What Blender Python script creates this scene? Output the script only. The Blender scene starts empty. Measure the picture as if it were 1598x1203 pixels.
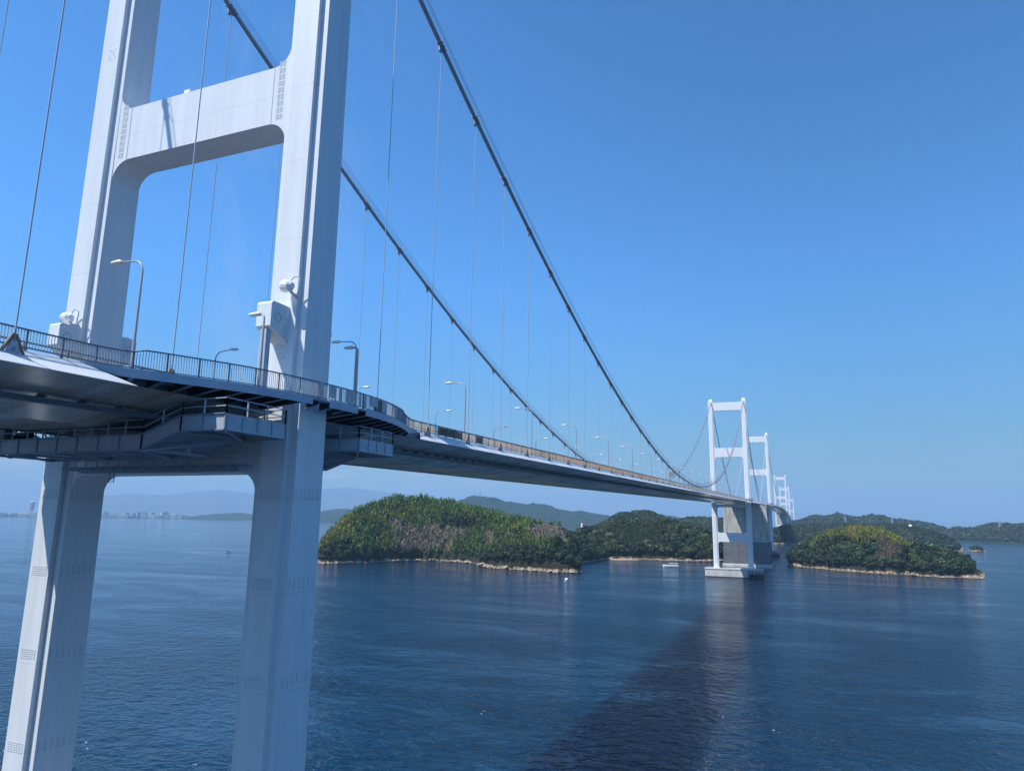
import bpy, bmesh, math, random
import numpy as np
from mathutils import Vector, Matrix

random.seed(7)
rng = np.random.default_rng(11)
scene = bpy.context.scene
COL = scene.collection

# ------------------------------------------------------------------ camera
def make_camera():
    f, yaw, pit, rol = 1098.6676, 0.3884959, 0.18659924, 0.01416110
    C = Vector((57.785750, -52.708629, 46.797246))
    fw = Vector((-math.sin(yaw)*math.cos(pit), math.cos(yaw)*math.cos(pit), math.sin(pit)))
    r0 = Vector((math.cos(yaw), math.sin(yaw), 0))
    u0 = r0.cross(fw)
    r = r0*math.cos(rol) + u0*math.sin(rol)
    u = -r0*math.sin(rol) + u0*math.cos(rol)
    cd = bpy.data.cameras.new("camera")
    cd.sensor_fit = 'HORIZONTAL'
    cd.sensor_width = 36.0
    cd.lens = 36.0*f/1598.0
    cd.clip_start = 0.5
    cd.clip_end = 80000
    co = bpy.data.objects.new("camera", cd)
    m = Matrix((r, u, -fw)).transposed().to_4x4()
    m.translation = C
    co.matrix_world = m
    COL.objects.link(co)
    scene.camera = co
    return C
CAM = make_camera()

# ------------------------------------------------------------------ light
SUN_VEC = Vector((-0.37, -0.52, 1.0)).normalized()
SUN_EL = math.asin(SUN_VEC.z)
SUN_AZ = math.atan2(SUN_VEC.x, SUN_VEC.y)
sd = bpy.data.lights.new("sun", 'SUN')
sd.energy = 5.0
sd.angle = math.radians(0.53)
sd.color = (1.0, 0.965, 0.89)
so = bpy.data.objects.new("sun", sd)
so.rotation_euler = SUN_VEC.to_track_quat('Z', 'Y').to_euler()
so.location = (0, 0, 400)
COL.objects.link(so)

def make_world():
    w = bpy.data.worlds.new("World")
    scene.world = w
    w.use_nodes = True
    nt = w.node_tree
    N, L = nt.nodes, nt.links
    N.clear()
    out = N.new('ShaderNodeOutputWorld')
    bg = N.new('ShaderNodeBackground')
    bg.inputs['Strength'].default_value = 0.10
    sky = N.new('ShaderNodeTexSky')
    sky.sky_type = 'NISHITA'
    sky.sun_disc = False
    sky.sun_elevation = SUN_EL
    sky.sun_rotation = SUN_AZ
    sky.altitude = 50
    sky.air_density = 1.0
    sky.dust_density = 0.6
    sky.ozone_density = 1.5
    tc = N.new('ShaderNodeTexCoord')
    sep = N.new('ShaderNodeSeparateXYZ')
    L.new(tc.outputs['Generated'], sep.inputs[0])
    # thin clouds low over the horizon and faint wisps higher up
    mp = N.new('ShaderNodeMapping')
    mp.inputs['Scale'].default_value = (5.0, 5.0, 20.0)
    L.new(tc.outputs['Generated'], mp.inputs[0])
    nz = N.new('ShaderNodeTexNoise')
    nz.inputs['Scale'].default_value = 2.3
    nz.inputs['Detail'].default_value = 7
    nz.inputs['Roughness'].default_value = 0.62
    L.new(mp.outputs[0], nz.inputs['Vector'])
    r1 = N.new('ShaderNodeValToRGB')
    r1.color_ramp.elements[0].position = 0.49
    r1.color_ramp.elements[1].position = 0.64
    L.new(nz.outputs['Fac'], r1.inputs[0])
    band = N.new('ShaderNodeValToRGB')
    e = band.color_ramp.elements
    e[0].position = 0.0; e[0].color = (0, 0, 0, 1)
    e[1].position = 0.16; e[1].color = (0, 0, 0, 1)
    a = e.new(0.025); a.color = (0.75, 0.75, 0.75, 1)
    b = e.new(0.07); b.color = (0.75, 0.75, 0.75, 1)
    c = e.new(0.10); c.color = (0.2, 0.2, 0.2, 1)
    L.new(sep.outputs['Z'], band.inputs[0])
    # only towards the far left shore
    az = N.new('ShaderNodeVectorMath'); az.operation = 'DOT_PRODUCT'
    az.inputs[1].default_value = (-0.62, 0.78, 0.0)
    L.new(tc.outputs['Generated'], az.inputs[0])
    azr = N.new('ShaderNodeMapRange')
    azr.inputs['From Min'].default_value = 0.84
    azr.inputs['From Max'].default_value = 0.98
    L.new(az.outputs['Value'], azr.inputs['Value'])
    m1 = N.new('ShaderNodeMath'); m1.operation = 'MULTIPLY'
    L.new(r1.outputs[0], m1.inputs[0]); L.new(band.outputs[0], m1.inputs[1])
    m2 = N.new('ShaderNodeMath'); m2.operation = 'MULTIPLY'
    L.new(m1.outputs[0], m2.inputs[0]); L.new(azr.outputs[0], m2.inputs[1])
    # wisps: vertical soft streaks
    mpw = N.new('ShaderNodeMapping')
    mpw.inputs['Scale'].default_value = (7.0, 7.0, 2.2)
    mpw.inputs['Rotation'].default_value = (0.0, 0.25, 0.0)
    L.new(tc.outputs['Generated'], mpw.inputs[0])
    nw = N.new('ShaderNodeTexNoise')
    nw.inputs['Scale'].default_value = 1.5
    nw.inputs['Detail'].default_value = 8
    nw.inputs['Roughness'].default_value = 0.66
    L.new(mpw.outputs[0], nw.inputs['Vector'])
    rw = N.new('ShaderNodeMapRange')
    rw.inputs['From Min'].default_value = 0.5
    rw.inputs['From Max'].default_value = 0.85
    rw.inputs['To Max'].default_value = 0.30
    L.new(nw.outputs['Fac'], rw.inputs['Value'])
    fl = N.new('ShaderNodeVectorMath'); fl.operation = 'MULTIPLY'; fl.inputs[1].default_value = (1, 1, 0)
    L.new(tc.outputs['Generated'], fl.inputs[0])
    fn = N.new('ShaderNodeVectorMath'); fn.operation = 'NORMALIZE'; L.new(fl.outputs[0], fn.inputs[0])
    fd = N.new('ShaderNodeVectorMath'); fd.operation = 'DOT_PRODUCT'; fd.inputs[1].default_value = (-0.673, 0.740, 0.0)
    L.new(fn.outputs[0], fd.inputs[0])
    aw = N.new('ShaderNodeMapRange')
    aw.inputs['From Min'].default_value = 0.990
    aw.inputs['From Max'].default_value = 0.9995
    L.new(fd.outputs['Value'], aw.inputs['Value'])
    m3 = N.new('ShaderNodeMath'); m3.operation = 'MULTIPLY'
    L.new(rw.outputs[0], m3.inputs[0]); L.new(aw.outputs[0], m3.inputs[1])
    pale = N.new('ShaderNodeMapRange'); pale.interpolation_type = 'SMOOTHSTEP'
    pale.inputs['From Min'].default_value = 0.12; pale.inputs['From Max'].default_value = -0.01
    pale.inputs['To Min'].default_value = 0.0; pale.inputs['To Max'].default_value = 0.3
    L.new(sep.outputs['Z'], pale.inputs['Value'])
    pz = N.new('ShaderNodeMath'); pz.operation = 'MULTIPLY'
    L.new(pale.outputs[0], pz.inputs[0]); L.new(azr.outputs[0], pz.inputs[1])
    mp_ = N.new('ShaderNodeMath'); mp_.operation = 'MAXIMUM'
    L.new(m2.outputs[0], mp_.inputs[0]); L.new(pz.outputs[0], mp_.inputs[1])
    mx = N.new('ShaderNodeMath'); mx.operation = 'MAXIMUM'
    L.new(mp_.outputs[0], mx.inputs[0]); L.new(m3.outputs[0], mx.inputs[1])
    tint = N.new('ShaderNodeMix'); tint.data_type = 'RGBA'; tint.blend_type = 'MULTIPLY'
    tint.inputs[0].default_value = 1.0
    tint.inputs[7].default_value = SKY_TINT
    L.new(sky.outputs[0], tint.inputs[6])
    hz = N.new('ShaderNodeMapRange'); hz.interpolation_type = 'SMOOTHSTEP'
    hz.inputs['From Min'].default_value = -0.02; hz.inputs['From Max'].default_value = 0.36
    L.new(sep.outputs['Z'], hz.inputs['Value'])
    hc = N.new('ShaderNodeMix'); hc.data_type = 'RGBA'
    hc.inputs[6].default_value = (0.82, 0.54, 0.37, 1); hc.inputs[7].default_value = (1, 1, 1, 1)
    L.new(hz.outputs[0], hc.inputs[0])
    hm = N.new('ShaderNodeVectorMath'); hm.operation = 'MULTIPLY'
    L.new(tint.outputs[2], hm.inputs[0]); L.new(hc.outputs[2], hm.inputs[1])
    # the sky is brighter on the side nearer the sun
    lf = N.new('ShaderNodeVectorMath'); lf.operation = 'DOT_PRODUCT'; lf.inputs[1].default_value = (-0.80, 0.60, 0.0)
    L.new(tc.outputs['Generated'], lf.inputs[0])
    lr = N.new('ShaderNodeMapRange'); lr.interpolation_type = 'SMOOTHSTEP'
    lr.inputs['From Min'].default_value = 0.45; lr.inputs['From Max'].default_value = 1.0
    lr.inputs['To Min'].default_value = 1.0; lr.inputs['To Max'].default_value = 1.28
    L.new(lf.outputs['Value'], lr.inputs['Value'])
    hl = N.new('ShaderNodeVectorMath'); hl.operation = 'SCALE'
    L.new(hm.outputs[0], hl.inputs[0]); L.new(lr.outputs[0], hl.inputs['Scale'])
    cl = N.new('ShaderNodeMix'); cl.data_type = 'RGBA'
    cl.inputs[7].default_value = (5.9, 6.1, 6.7, 1)
    L.new(mx.outputs[0], cl.inputs[0])
    L.new(hl.outputs[0], cl.inputs[6])
    L.new(cl.outputs[2], bg.inputs['Color'])
    L.new(bg.outputs[0], out.inputs['Surface'])
SKY_TINT = (0.47, 1.06, 1.58, 1)
make_world()

vs = scene.view_settings
vs.view_transform = 'Standard'
vs.look = 'None'
vs.gamma = 1.0
vs.exposure = 0.25
scene.render.engine = 'CYCLES'
cy = scene.cycles
cy.max_bounces = 6
cy.diffuse_bounces = 3
cy.glossy_bounces = 3
cy.transmission_bounces = 3
cy.volume_bounces = 1
cy.transparent_max_bounces = 8
cy.caustics_reflective = True
cy.blur_glossy = 0.6
cy.caustics_refractive = False
cy.sample_clamp_indirect = 6.0
try:
    cy.use_denoising = True
    cy.denoiser = 'OPENIMAGEDENOISE'
    cy.denoising_input_passes = 'RGB_ALBEDO_NORMAL'
    cy.denoising_prefilter = 'ACCURATE'
except Exception:
    pass

# ------------------------------------------------------------------ materials
def new_mat(name):
    m = bpy.data.materials.new(name)
    m.use_nodes = True
    nt = m.node_tree
    bs = nt.nodes['Principled BSDF']
    return m, nt, nt.nodes, nt.links, bs

def mat(name, col, rough=0.5, metal=0.0, var=0.12, scale=0.6, stretch=(1, 1, 1), bump=0.0, bscale=8.0,
        col2=None, lo=0.35, hi=0.7, spec=0.5):
    m, nt, N, L, bs = new_mat(name)
    geo = N.new('ShaderNodeNewGeometry')
    mp = N.new('ShaderNodeMapping'); mp.inputs['Scale'].default_value = stretch
    L.new(geo.outputs['Position'], mp.inputs[0])
    nz = N.new('ShaderNodeTexNoise'); nz.inputs['Scale'].default_value = scale
    nz.inputs['Detail'].default_value = 5; nz.inputs['Roughness'].default_value = 0.6
    L.new(mp.outputs[0], nz.inputs['Vector'])
    rp = N.new('ShaderNodeMapRange'); rp.inputs['From Min'].default_value = lo; rp.inputs['From Max'].default_value = hi
    L.new(nz.outputs['Fac'], rp.inputs['Value'])
    mx = N.new('ShaderNodeMix'); mx.data_type = 'RGBA'
    c2 = col2 or tuple(c*(1-var) for c in col)
    mx.inputs[6].default_value = (*col, 1)
    mx.inputs[7].default_value = (*c2, 1)
    L.new(rp.outputs[0], mx.inputs[0])
    L.new(mx.outputs[2], bs.inputs['Base Color'])
    bs.inputs['Roughness'].default_value = rough
    bs.inputs['Metallic'].default_value = metal
    bs.inputs['Specular IOR Level'].default_value = spec
    if bump > 0:
        n2 = N.new('ShaderNodeTexNoise'); n2.inputs['Scale'].default_value = bscale; n2.inputs['Detail'].default_value = 6
        L.new(geo.outputs['Position'], n2.inputs['Vector'])
        bp = N.new('ShaderNodeBump'); bp.inputs['Strength'].default_value = bump; bp.inputs['Distance'].default_value = 1.0
        L.new(n2.outputs['Fac'], bp.inputs['Height']); L.new(bp.outputs[0], bs.inputs['Normal'])
    return m

def paint_mat(name, col, seam=8.1, seam0=0.4, rough=0.42):
    """painted steel plate: faint vertical weathering and weld seams across it"""
    m, nt, N, L, bs = new_mat(name)
    geo = N.new('ShaderNodeNewGeometry')
    mp = N.new('ShaderNodeMapping'); mp.inputs['Scale'].default_value = (0.9, 0.9, 0.08)
    L.new(geo.outputs['Position'], mp.inputs[0])
    nz = N.new('ShaderNodeTexNoise'); nz.inputs['Scale'].default_value = 1.2; nz.inputs['Detail'].default_value = 6
    L.new(mp.outputs[0], nz.inputs['Vector'])
    rp = N.new('ShaderNodeMapRange'); rp.inputs['From Min'].default_value = 0.3; rp.inputs['From Max'].default_value = 0.75
    rp.inputs['To Min'].default_value = 1.03; rp.inputs['To Max'].default_value = 0.91
    L.new(nz.outputs['Fac'], rp.inputs['Value'])
    sp = N.new('ShaderNodeSeparateXYZ'); L.new(geo.outputs['Position'], sp.inputs[0])
    a = N.new('ShaderNodeMath'); a.operation = 'ADD'; a.inputs[1].default_value = seam0; L.new(sp.outputs['Z'], a.inputs[0])
    d = N.new('ShaderNodeMath'); d.operation = 'DIVIDE'; d.inputs[1].default_value = seam; L.new(a.outputs[0], d.inputs[0])
    fr = N.new('ShaderNodeMath'); fr.operation = 'FRACT'; L.new(d.outputs[0], fr.inputs[0])
    lt = N.new('ShaderNodeMath'); lt.operation = 'LESS_THAN'; lt.inputs[1].default_value = 0.10/seam; L.new(fr.outputs[0], lt.inputs[0])
    sm = N.new('ShaderNodeMath'); sm.operation = 'MULTIPLY_ADD'; sm.inputs[1].default_value = -0.10; sm.inputs[2].default_value = 1.0
    L.new(lt.outputs[0], sm.inputs[0])
    mu = N.new('ShaderNodeMath'); mu.operation = 'MULTIPLY'; L.new(rp.outputs[0], mu.inputs[0]); L.new(sm.outputs[0], mu.inputs[1])
    vm = N.new('ShaderNodeVectorMath'); vm.operation = 'SCALE'; vm.inputs[0].default_value = col
    L.new(mu.outputs[0], vm.inputs['Scale'])
    L.new(vm.outputs[0], bs.inputs['Base Color'])
    bs.inputs['Roughness'].default_value = rough
    return m

M = {}
M['paint'] = paint_mat('tower_paint', (0.71, 0.735, 0.76))
M['paint_far'] = mat('far_tower_paint', (0.74, 0.76, 0.78), 0.5, var=0.06, scale=0.1)
M['splice'] = mat('splice_plate_paint', (0.55, 0.58, 0.62), 0.6, var=0.1)
M['fairing'] = mat('fairing_paint', (0.68, 0.71, 0.74), 0.38, var=0.10, scale=0.5, stretch=(1, 0.15, 1))
M['soffit'] = mat('soffit_paint', (0.56, 0.54, 0.50), 0.20, col2=(0.38, 0.30, 0.20), scale=0.5, stretch=(0.12, 1.2, 0.3), lo=0.4, hi=0.65)  # brown streaks in the colour imitate the wooded island's reflection
M['steel'] = mat('grey_blue_steel', (0.22, 0.29, 0.38), 0.5, var=0.2)
M['steel_light'] = mat('light_grey_steel', (0.42, 0.48, 0.56), 0.5, var=0.15)
M['gantry'] = mat('gantry_paint', (0.42, 0.46, 0.51), 0.5, var=0.18, scale=1.2)
M['dark'] = mat('dark_machinery', (0.03, 0.032, 0.036), 0.6, var=0.4, scale=2)
M['rail'] = mat('rail_steel', (0.11, 0.14, 0.185), 0.5, var=0.25, scale=1.5)
M['baluster'] = mat('baluster_steel', (0.25, 0.29, 0.34), 0.5, col2=(0.28, 0.19, 0.12), scale=0.25, lo=0.5, hi=0.75)
M['baluster_tan'] = mat('dirty_tan_balusters', (0.50, 0.35, 0.23), 0.7, col2=(0.30, 0.20, 0.14), scale=0.8, stretch=(1, 1, 0.4))
M['baluster_pale'] = mat('dirty_pale_balusters', (0.50, 0.45, 0.42), 0.7, col2=(0.34, 0.29, 0.26), scale=0.8, stretch=(1, 1, 0.4))
M['rust'] = mat('rusty_tan_steel', (0.26, 0.185, 0.13), 0.75, col2=(0.22, 0.15, 0.11), scale=1.4)
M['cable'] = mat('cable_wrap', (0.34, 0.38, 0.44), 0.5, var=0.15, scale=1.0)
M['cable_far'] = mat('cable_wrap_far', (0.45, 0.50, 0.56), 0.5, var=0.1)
M['clamp'] = mat('clamp_steel', (0.28, 0.31, 0.36), 0.55, var=0.25, scale=2.0)
M['rope'] = mat('hanger_rope', (0.45, 0.52, 0.60), 0.45, var=0.25, scale=0.8)
M['lamp'] = mat('lamp_pole_steel', (0.40, 0.42, 0.44), 0.45, metal=0.2, var=0.2)
M['lamp_head'] = mat('lamp_head_white', (0.78, 0.78, 0.74), 0.35, var=0.1)
M['asphalt'] = mat('asphalt', (0.055, 0.055, 0.058), 0.9, var=0.3, scale=3, bump=0.1)
M['concrete'] = mat('concrete', (0.58, 0.56, 0.52), 0.85, col2=(0.36, 0.34, 0.31), scale=0.15, stretch=(1, 1, 0.35), bump=0.15, bscale=1.5)
M['cladding'] = mat('dark_stone_cladding', (0.15, 0.155, 0.165), 0.75, col2=(0.10, 0.105, 0.115), scale=0.3, bump=0.1)
M['white'] = mat('white_gloss_paint', (0.80, 0.81, 0.80), 0.3, var=0.05)
M['glass'] = mat('dark_glass', (0.02, 0.03, 0.04), 0.1, var=0.1)
M['red'] = mat('red_paint', (0.45, 0.08, 0.05), 0.5, var=0.1)
M['sheet'] = mat('torn_white_sheet', (0.66, 0.65, 0.62), 0.8, col2=(0.40, 0.38, 0.36), scale=1.3, stretch=(1, 1, 0.4))
M['city'] = mat('city_wall', (0.62, 0.62, 0.61), 0.8, var=0.1)
M['city_b'] = mat('city_wall_grey', (0.32, 0.34, 0.37), 0.8, var=0.1)
M['city_win'] = mat('city_window_band', (0.10, 0.13, 0.17), 0.4, var=0.1)
M['sand'] = mat('beach_sand', (0.52, 0.40, 0.27), 0.95, var=0.2, scale=0.3)
M['foam'] = mat('wake_foam', (0.75, 0.78, 0.80), 0.9, var=0.1)

def concrete_block_mat():
    m, nt, N, L, bs = new_mat('concrete_lifts')
    geo = N.new('ShaderNodeNewGeometry')
    sp = N.new('ShaderNodeSeparateXYZ'); L.new(geo.outputs['Position'], sp.inputs[0])
    cb = N.new('ShaderNodeCombineXYZ'); L.new(sp.outputs['X'], cb.inputs[0]); L.new(sp.outputs['Z'], cb.inputs[1])
    br = N.new('ShaderNodeTexBrick'); br.offset = 0.0
    br.inputs['Scale'].default_value = 1.0
    br.inputs['Brick Width'].default_value = 7.5; br.inputs['Row Height'].default_value = 3.2
    br.inputs['Mortar Size'].default_value = 0.10
    br.inputs['Color1'].default_value = (0.52, 0.49, 0.44, 1); br.inputs['Color2'].default_value = (0.45, 0.425, 0.385, 1)
    br.inputs['Mortar'].default_value = (0.22, 0.21, 0.20, 1)
    L.new(cb.outputs[0], br.inputs['Vector'])
    mp = N.new('ShaderNodeMapping'); mp.inputs['Scale'].default_value = (0.35, 0.35, 0.05); L.new(geo.outputs['Position'], mp.inputs[0])
    nz = N.new('ShaderNodeTexNoise'); nz.inputs['Scale'].default_value = 1.0; nz.inputs['Detail'].default_value = 6
    L.new(mp.outputs[0], nz.inputs['Vector'])
    rp = N.new('ShaderNodeMapRange'); rp.inputs['From Min'].default_value = 0.42; rp.inputs['From Max'].default_value = 0.7
    rp.inputs['To Min'].default_value = 1.0; rp.inputs['To Max'].default_value = 0.6
    L.new(nz.outputs['Fac'], rp.inputs['Value'])
    vm = N.new('ShaderNodeVectorMath'); vm.operation = 'SCALE'
    L.new(br.outputs['Color'], vm.inputs[0]); L.new(rp.outputs[0], vm.inputs['Scale'])
    L.new(vm.outputs[0], bs.inputs['Base Color'])
    bs.inputs['Roughness'].default_value = 0.9
    return m
M['lifts'] = concrete_block_mat()

def infill_mat(name, col, col2):
    m, nt, N, L, bs = new_mat(name)
    geo = N.new('ShaderNodeNewGeometry')
    mp = N.new('ShaderNodeMapping'); mp.inputs['Scale'].default_value = (1, 2.0, 0.25); L.new(geo.outputs['Position'], mp.inputs[0])
    nz = N.new('ShaderNodeTexNoise'); nz.inputs['Scale'].default_value = 1.0; nz.inputs['Detail'].default_value = 5
    L.new(mp.outputs[0], nz.inputs['Vector'])
    rp = N.new('ShaderNodeMapRange'); rp.inputs['From Min'].default_value = 0.35; rp.inputs['From Max'].default_value = 0.68
    L.new(nz.outputs['Fac'], rp.inputs['Value'])
    mx = N.new('ShaderNodeMix'); mx.data_type = 'RGBA'
    mx.inputs[6].default_value = (*col, 1); mx.inputs[7].default_value = (*col2, 1)
    L.new(rp.outputs[0], mx.inputs[0])
    L.new(mx.outputs[2], bs.inputs['Base Color'])
    bs.inputs['Roughness'].default_value = 0.7
    tr = N.new('ShaderNodeBsdfTranslucent'); L.new(mx.outputs[2], tr.inputs['Color'])
    ms = N.new('ShaderNodeMixShader'); ms.inputs[0].default_value = 0.5
    L.new(bs.outputs[0], ms.inputs[1]); L.new(tr.outputs[0], ms.inputs[2])
    L.new(ms.outputs[0], N['Material Output'].inputs['Surface'])
    return m
M['infill_tan'] = infill_mat('weathered_tan_infill', (0.44, 0.31, 0.20), (0.20, 0.15, 0.115))
M['infill_pale'] = infill_mat('weathered_pale_infill', (0.52, 0.48, 0.46), (0.36, 0.32, 0.30))
M['infill_blue'] = infill_mat('clear_blue_grey_infill', (0.30, 0.36, 0.44), (0.16, 0.19, 0.24))

def water_mat():
    m, nt, N, L, bs = new_mat('sea_water')
    bs.inputs['Base Color'].default_value = (0.0012, 0.024, 0.058, 1)
    bs.subsurface_method = 'BURLEY'
    bs.inputs['Subsurface Weight'].default_value = 1.0
    bs.inputs['Subsurface Radius'].default_value = (0.4, 0.7, 1.0)
    bs.inputs['Subsurface Scale'].default_value = 14.0
    bs.inputs['IOR'].default_value = 1.333
    geo = N.new('ShaderNodeNewGeometry')
    # tidal slicks: large warped patches where the ripples are flatter or rougher
    mp = N.new('ShaderNodeMapping'); mp.inputs['Scale'].default_value = (0.0050, 0.0125, 1); mp.inputs['Rotation'].default_value = (0, 0, 0.45)
    L.new(geo.outputs['Position'], mp.inputs[0])
    big = N.new('ShaderNodeTexNoise'); big.inputs['Scale'].default_value = 1.0; big.inputs['Detail'].default_value = 5
    big.inputs['Roughness'].default_value = 0.62; big.inputs['Distortion'].default_value = 1.6
    L.new(mp.outputs[0], big.inputs['Vector'])
    rb = N.new('ShaderNodeMapRange'); rb.inputs['From Min'].default_value = 0.38; rb.inputs['From Max'].default_value = 0.62
    rb.inputs['To Min'].default_value = 0.0; rb.inputs['To Max'].default_value = 1.0
    L.new(big.outputs['Fac'], rb.inputs['Value'])
    # thin winding current lines
    mc = N.new('ShaderNodeMapping'); mc.inputs['Scale'].default_value = (0.011, 0.022, 1); mc.inputs['Rotation'].default_value = (0, 0, 0.2)
    L.new(geo.outputs['Position'], mc.inputs[0])
    cn = N.new('ShaderNodeTexNoise'); cn.inputs['Scale'].default_value = 1.0; cn.inputs['Detail'].default_value = 4
    cn.inputs['Roughness'].default_value = 0.55; cn.inputs['Distortion'].default_value = 3.2
    L.new(mc.outputs[0], cn.inputs['Vector'])
    cs = N.new('ShaderNodeMath'); cs.operation = 'SUBTRACT'; cs.inputs[1].default_value = 0.5; L.new(cn.outputs['Fac'], cs.inputs[0])
    ca = N.new('ShaderNodeMath'); ca.operation = 'ABSOLUTE'; L.new(cs.outputs[0], ca.inputs[0])
    cm = N.new('ShaderNodeMapRange'); cm.inputs['From Min'].default_value = 0.0; cm.inputs['From Max'].default_value = 0.05
    cm.inputs['To Min'].default_value = 0.35; cm.inputs['To Max'].default_value = 0.0
    L.new(ca.outputs[0], cm.inputs['Value'])
    rsum = N.new('ShaderNodeMath'); rsum.operation = 'ADD'; L.new(rb.outputs[0], rsum.inputs[0]); L.new(cm.outputs[0], rsum.inputs[1])
    rough_f = N.new('ShaderNodeMapRange'); rough_f.inputs['To Min'].default_value = 0.24; rough_f.inputs['To Max'].default_value = 1.0
    spx = N.new('ShaderNodeSeparateXYZ'); L.new(geo.outputs['Position'], spx.inputs[0])
    calm = N.new('ShaderNodeMapRange'); calm.inputs['From Min'].default_value = -150; calm.inputs['From Max'].default_value = -900
    calm.inputs['To Min'].default_value = 1.0; calm.inputs['To Max'].default_value = 0.3
    L.new(spx.outputs['X'], calm.inputs['Value'])
    rcal = N.new('ShaderNodeMath'); rcal.operation = 'MULTIPLY'
    L.new(rsum.outputs[0], rcal.inputs[0]); L.new(calm.outputs[0], rcal.inputs[1])
    L.new(rcal.outputs[0], rough_f.inputs['Value'])
    def wave(scale, rot, detail, rough, dist):
        mw = N.new('ShaderNodeMapping'); mw.inputs['Scale'].default_value = (scale*0.68, scale, 1); mw.inputs['Rotation'].default_value = (0, 0, rot)
        L.new(geo.outputs['Position'], mw.inputs[0])
        w = N.new('ShaderNodeTexNoise'); w.inputs['Scale'].default_value = 1.0; w.inputs['Detail'].default_value = detail
        w.inputs['Roughness'].default_value = rough; w.inputs['Distortion'].default_value = dist
        L.new(mw.outputs[0], w.inputs['Vector'])
        return w.outputs['Fac']
    def madd(x, k, y):
        a = N.new('ShaderNodeMath'); a.operation = 'MULTIPLY_ADD'; a.inputs[1].default_value = k
        L.new(x, a.inputs[0])
        if y is None: a.inputs[2].default_value = 0.0
        else: L.new(y, a.inputs[2])
        return a
    a = madd(wave(0.045, 0.75, 3, 0.55, 0.8), 0.35, None)
    # the tidal race off the ramp: choppier water there, calming down farther out
    dv = N.new('ShaderNodeVectorMath'); dv.operation = 'DISTANCE'; dv.inputs[1].default_value = (40.0, 0.0, 0.0)
    L.new(geo.outputs['Position'], dv.inputs[0])
    dk_ = N.new('ShaderNodeMapRange'); dk_.inputs['From Min'].default_value = 90; dk_.inputs['From Max'].default_value = 480
    dk_.inputs['To Min'].default_value = 5.0; dk_.inputs['To Max'].default_value = 0.25
    L.new(dv.outputs['Value'], dk_.inputs['Value'])
    wm = madd(wave(0.34, 0.45, 3, 0.6, 0.7), 0.55, None)
    wm = madd(wave(0.16, 0.65, 3, 0.55, 0.9), 0.55, wm.outputs[0])
    wk_ = N.new('ShaderNodeMath'); wk_.operation = 'MULTIPLY_ADD'
    L.new(wm.outputs[0], wk_.inputs[0]); L.new(dk_.outputs[0], wk_.inputs[1]); L.new(a.outputs[0], wk_.inputs[2])
    a = wk_
    a = madd(wave(0.60, 0.4, 3, 0.6, 0.4), 0.66, a.outputs[0])
    a = madd(wave(1.5, 0.9, 2, 0.6, 0.3), 0.42, a.outputs[0])
    bp = N.new('ShaderNodeBump'); bp.inputs['Distance'].default_value = 1.0
    st = N.new('ShaderNodeMath'); st.operation = 'MULTIPLY'; st.inputs[1].default_value = WAVE
    L.new(rough_f.outputs[0], st.inputs[0]); L.new(st.outputs[0], bp.inputs['Strength'])
    L.new(a.outputs[0], bp.inputs['Height'])
    L.new(bp.outputs[0], bs.inputs['Normal'])
    rr = N.new('ShaderNodeMapRange'); rr.inputs['To Min'].default_value = 0.05; rr.inputs['To Max'].default_value = 0.13
    rr.inputs['From Min'].default_value = 0.16; rr.inputs['From Max'].default_value = 1.0
    L.new(rough_f.outputs[0], rr.inputs['Value']); L.new(rr.outputs[0], bs.inputs['Roughness'])
    return m
WAVE = 1.0
M['water'] = water_mat()

def leaf_mat(name):
    """foliage: colour from the per-leaf tint stored on the mesh (kind and age of each plant)"""
    m, nt, N, L, bs = new_mat(name)
    at = N.new('ShaderNodeAttribute'); at.attribute_name = 'tint'
    L.new(at.outputs['Color'], bs.inputs['Base Color'])
    bs.inputs['Roughness'].default_value = 0.65
    bs.inputs['Specular IOR Level'].default_value = 0.25
    tr = N.new('ShaderNodeBsdfTranslucent'); L.new(at.outputs['Color'], tr.inputs['Color'])
    ms = N.new('ShaderNodeMixShader'); ms.inputs[0].default_value = 0.25
    L.new(bs.outputs[0], ms.inputs[1]); L.new(tr.outputs[0], ms.inputs[2])
    L.new(ms.outputs[0], N['Material Output'].inputs['Surface'])
    return m
M['leaf'] = leaf_mat('foliage')
M['bark'] = mat('bark', (0.12, 0.09, 0.07), 0.9, var=0.3)

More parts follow.
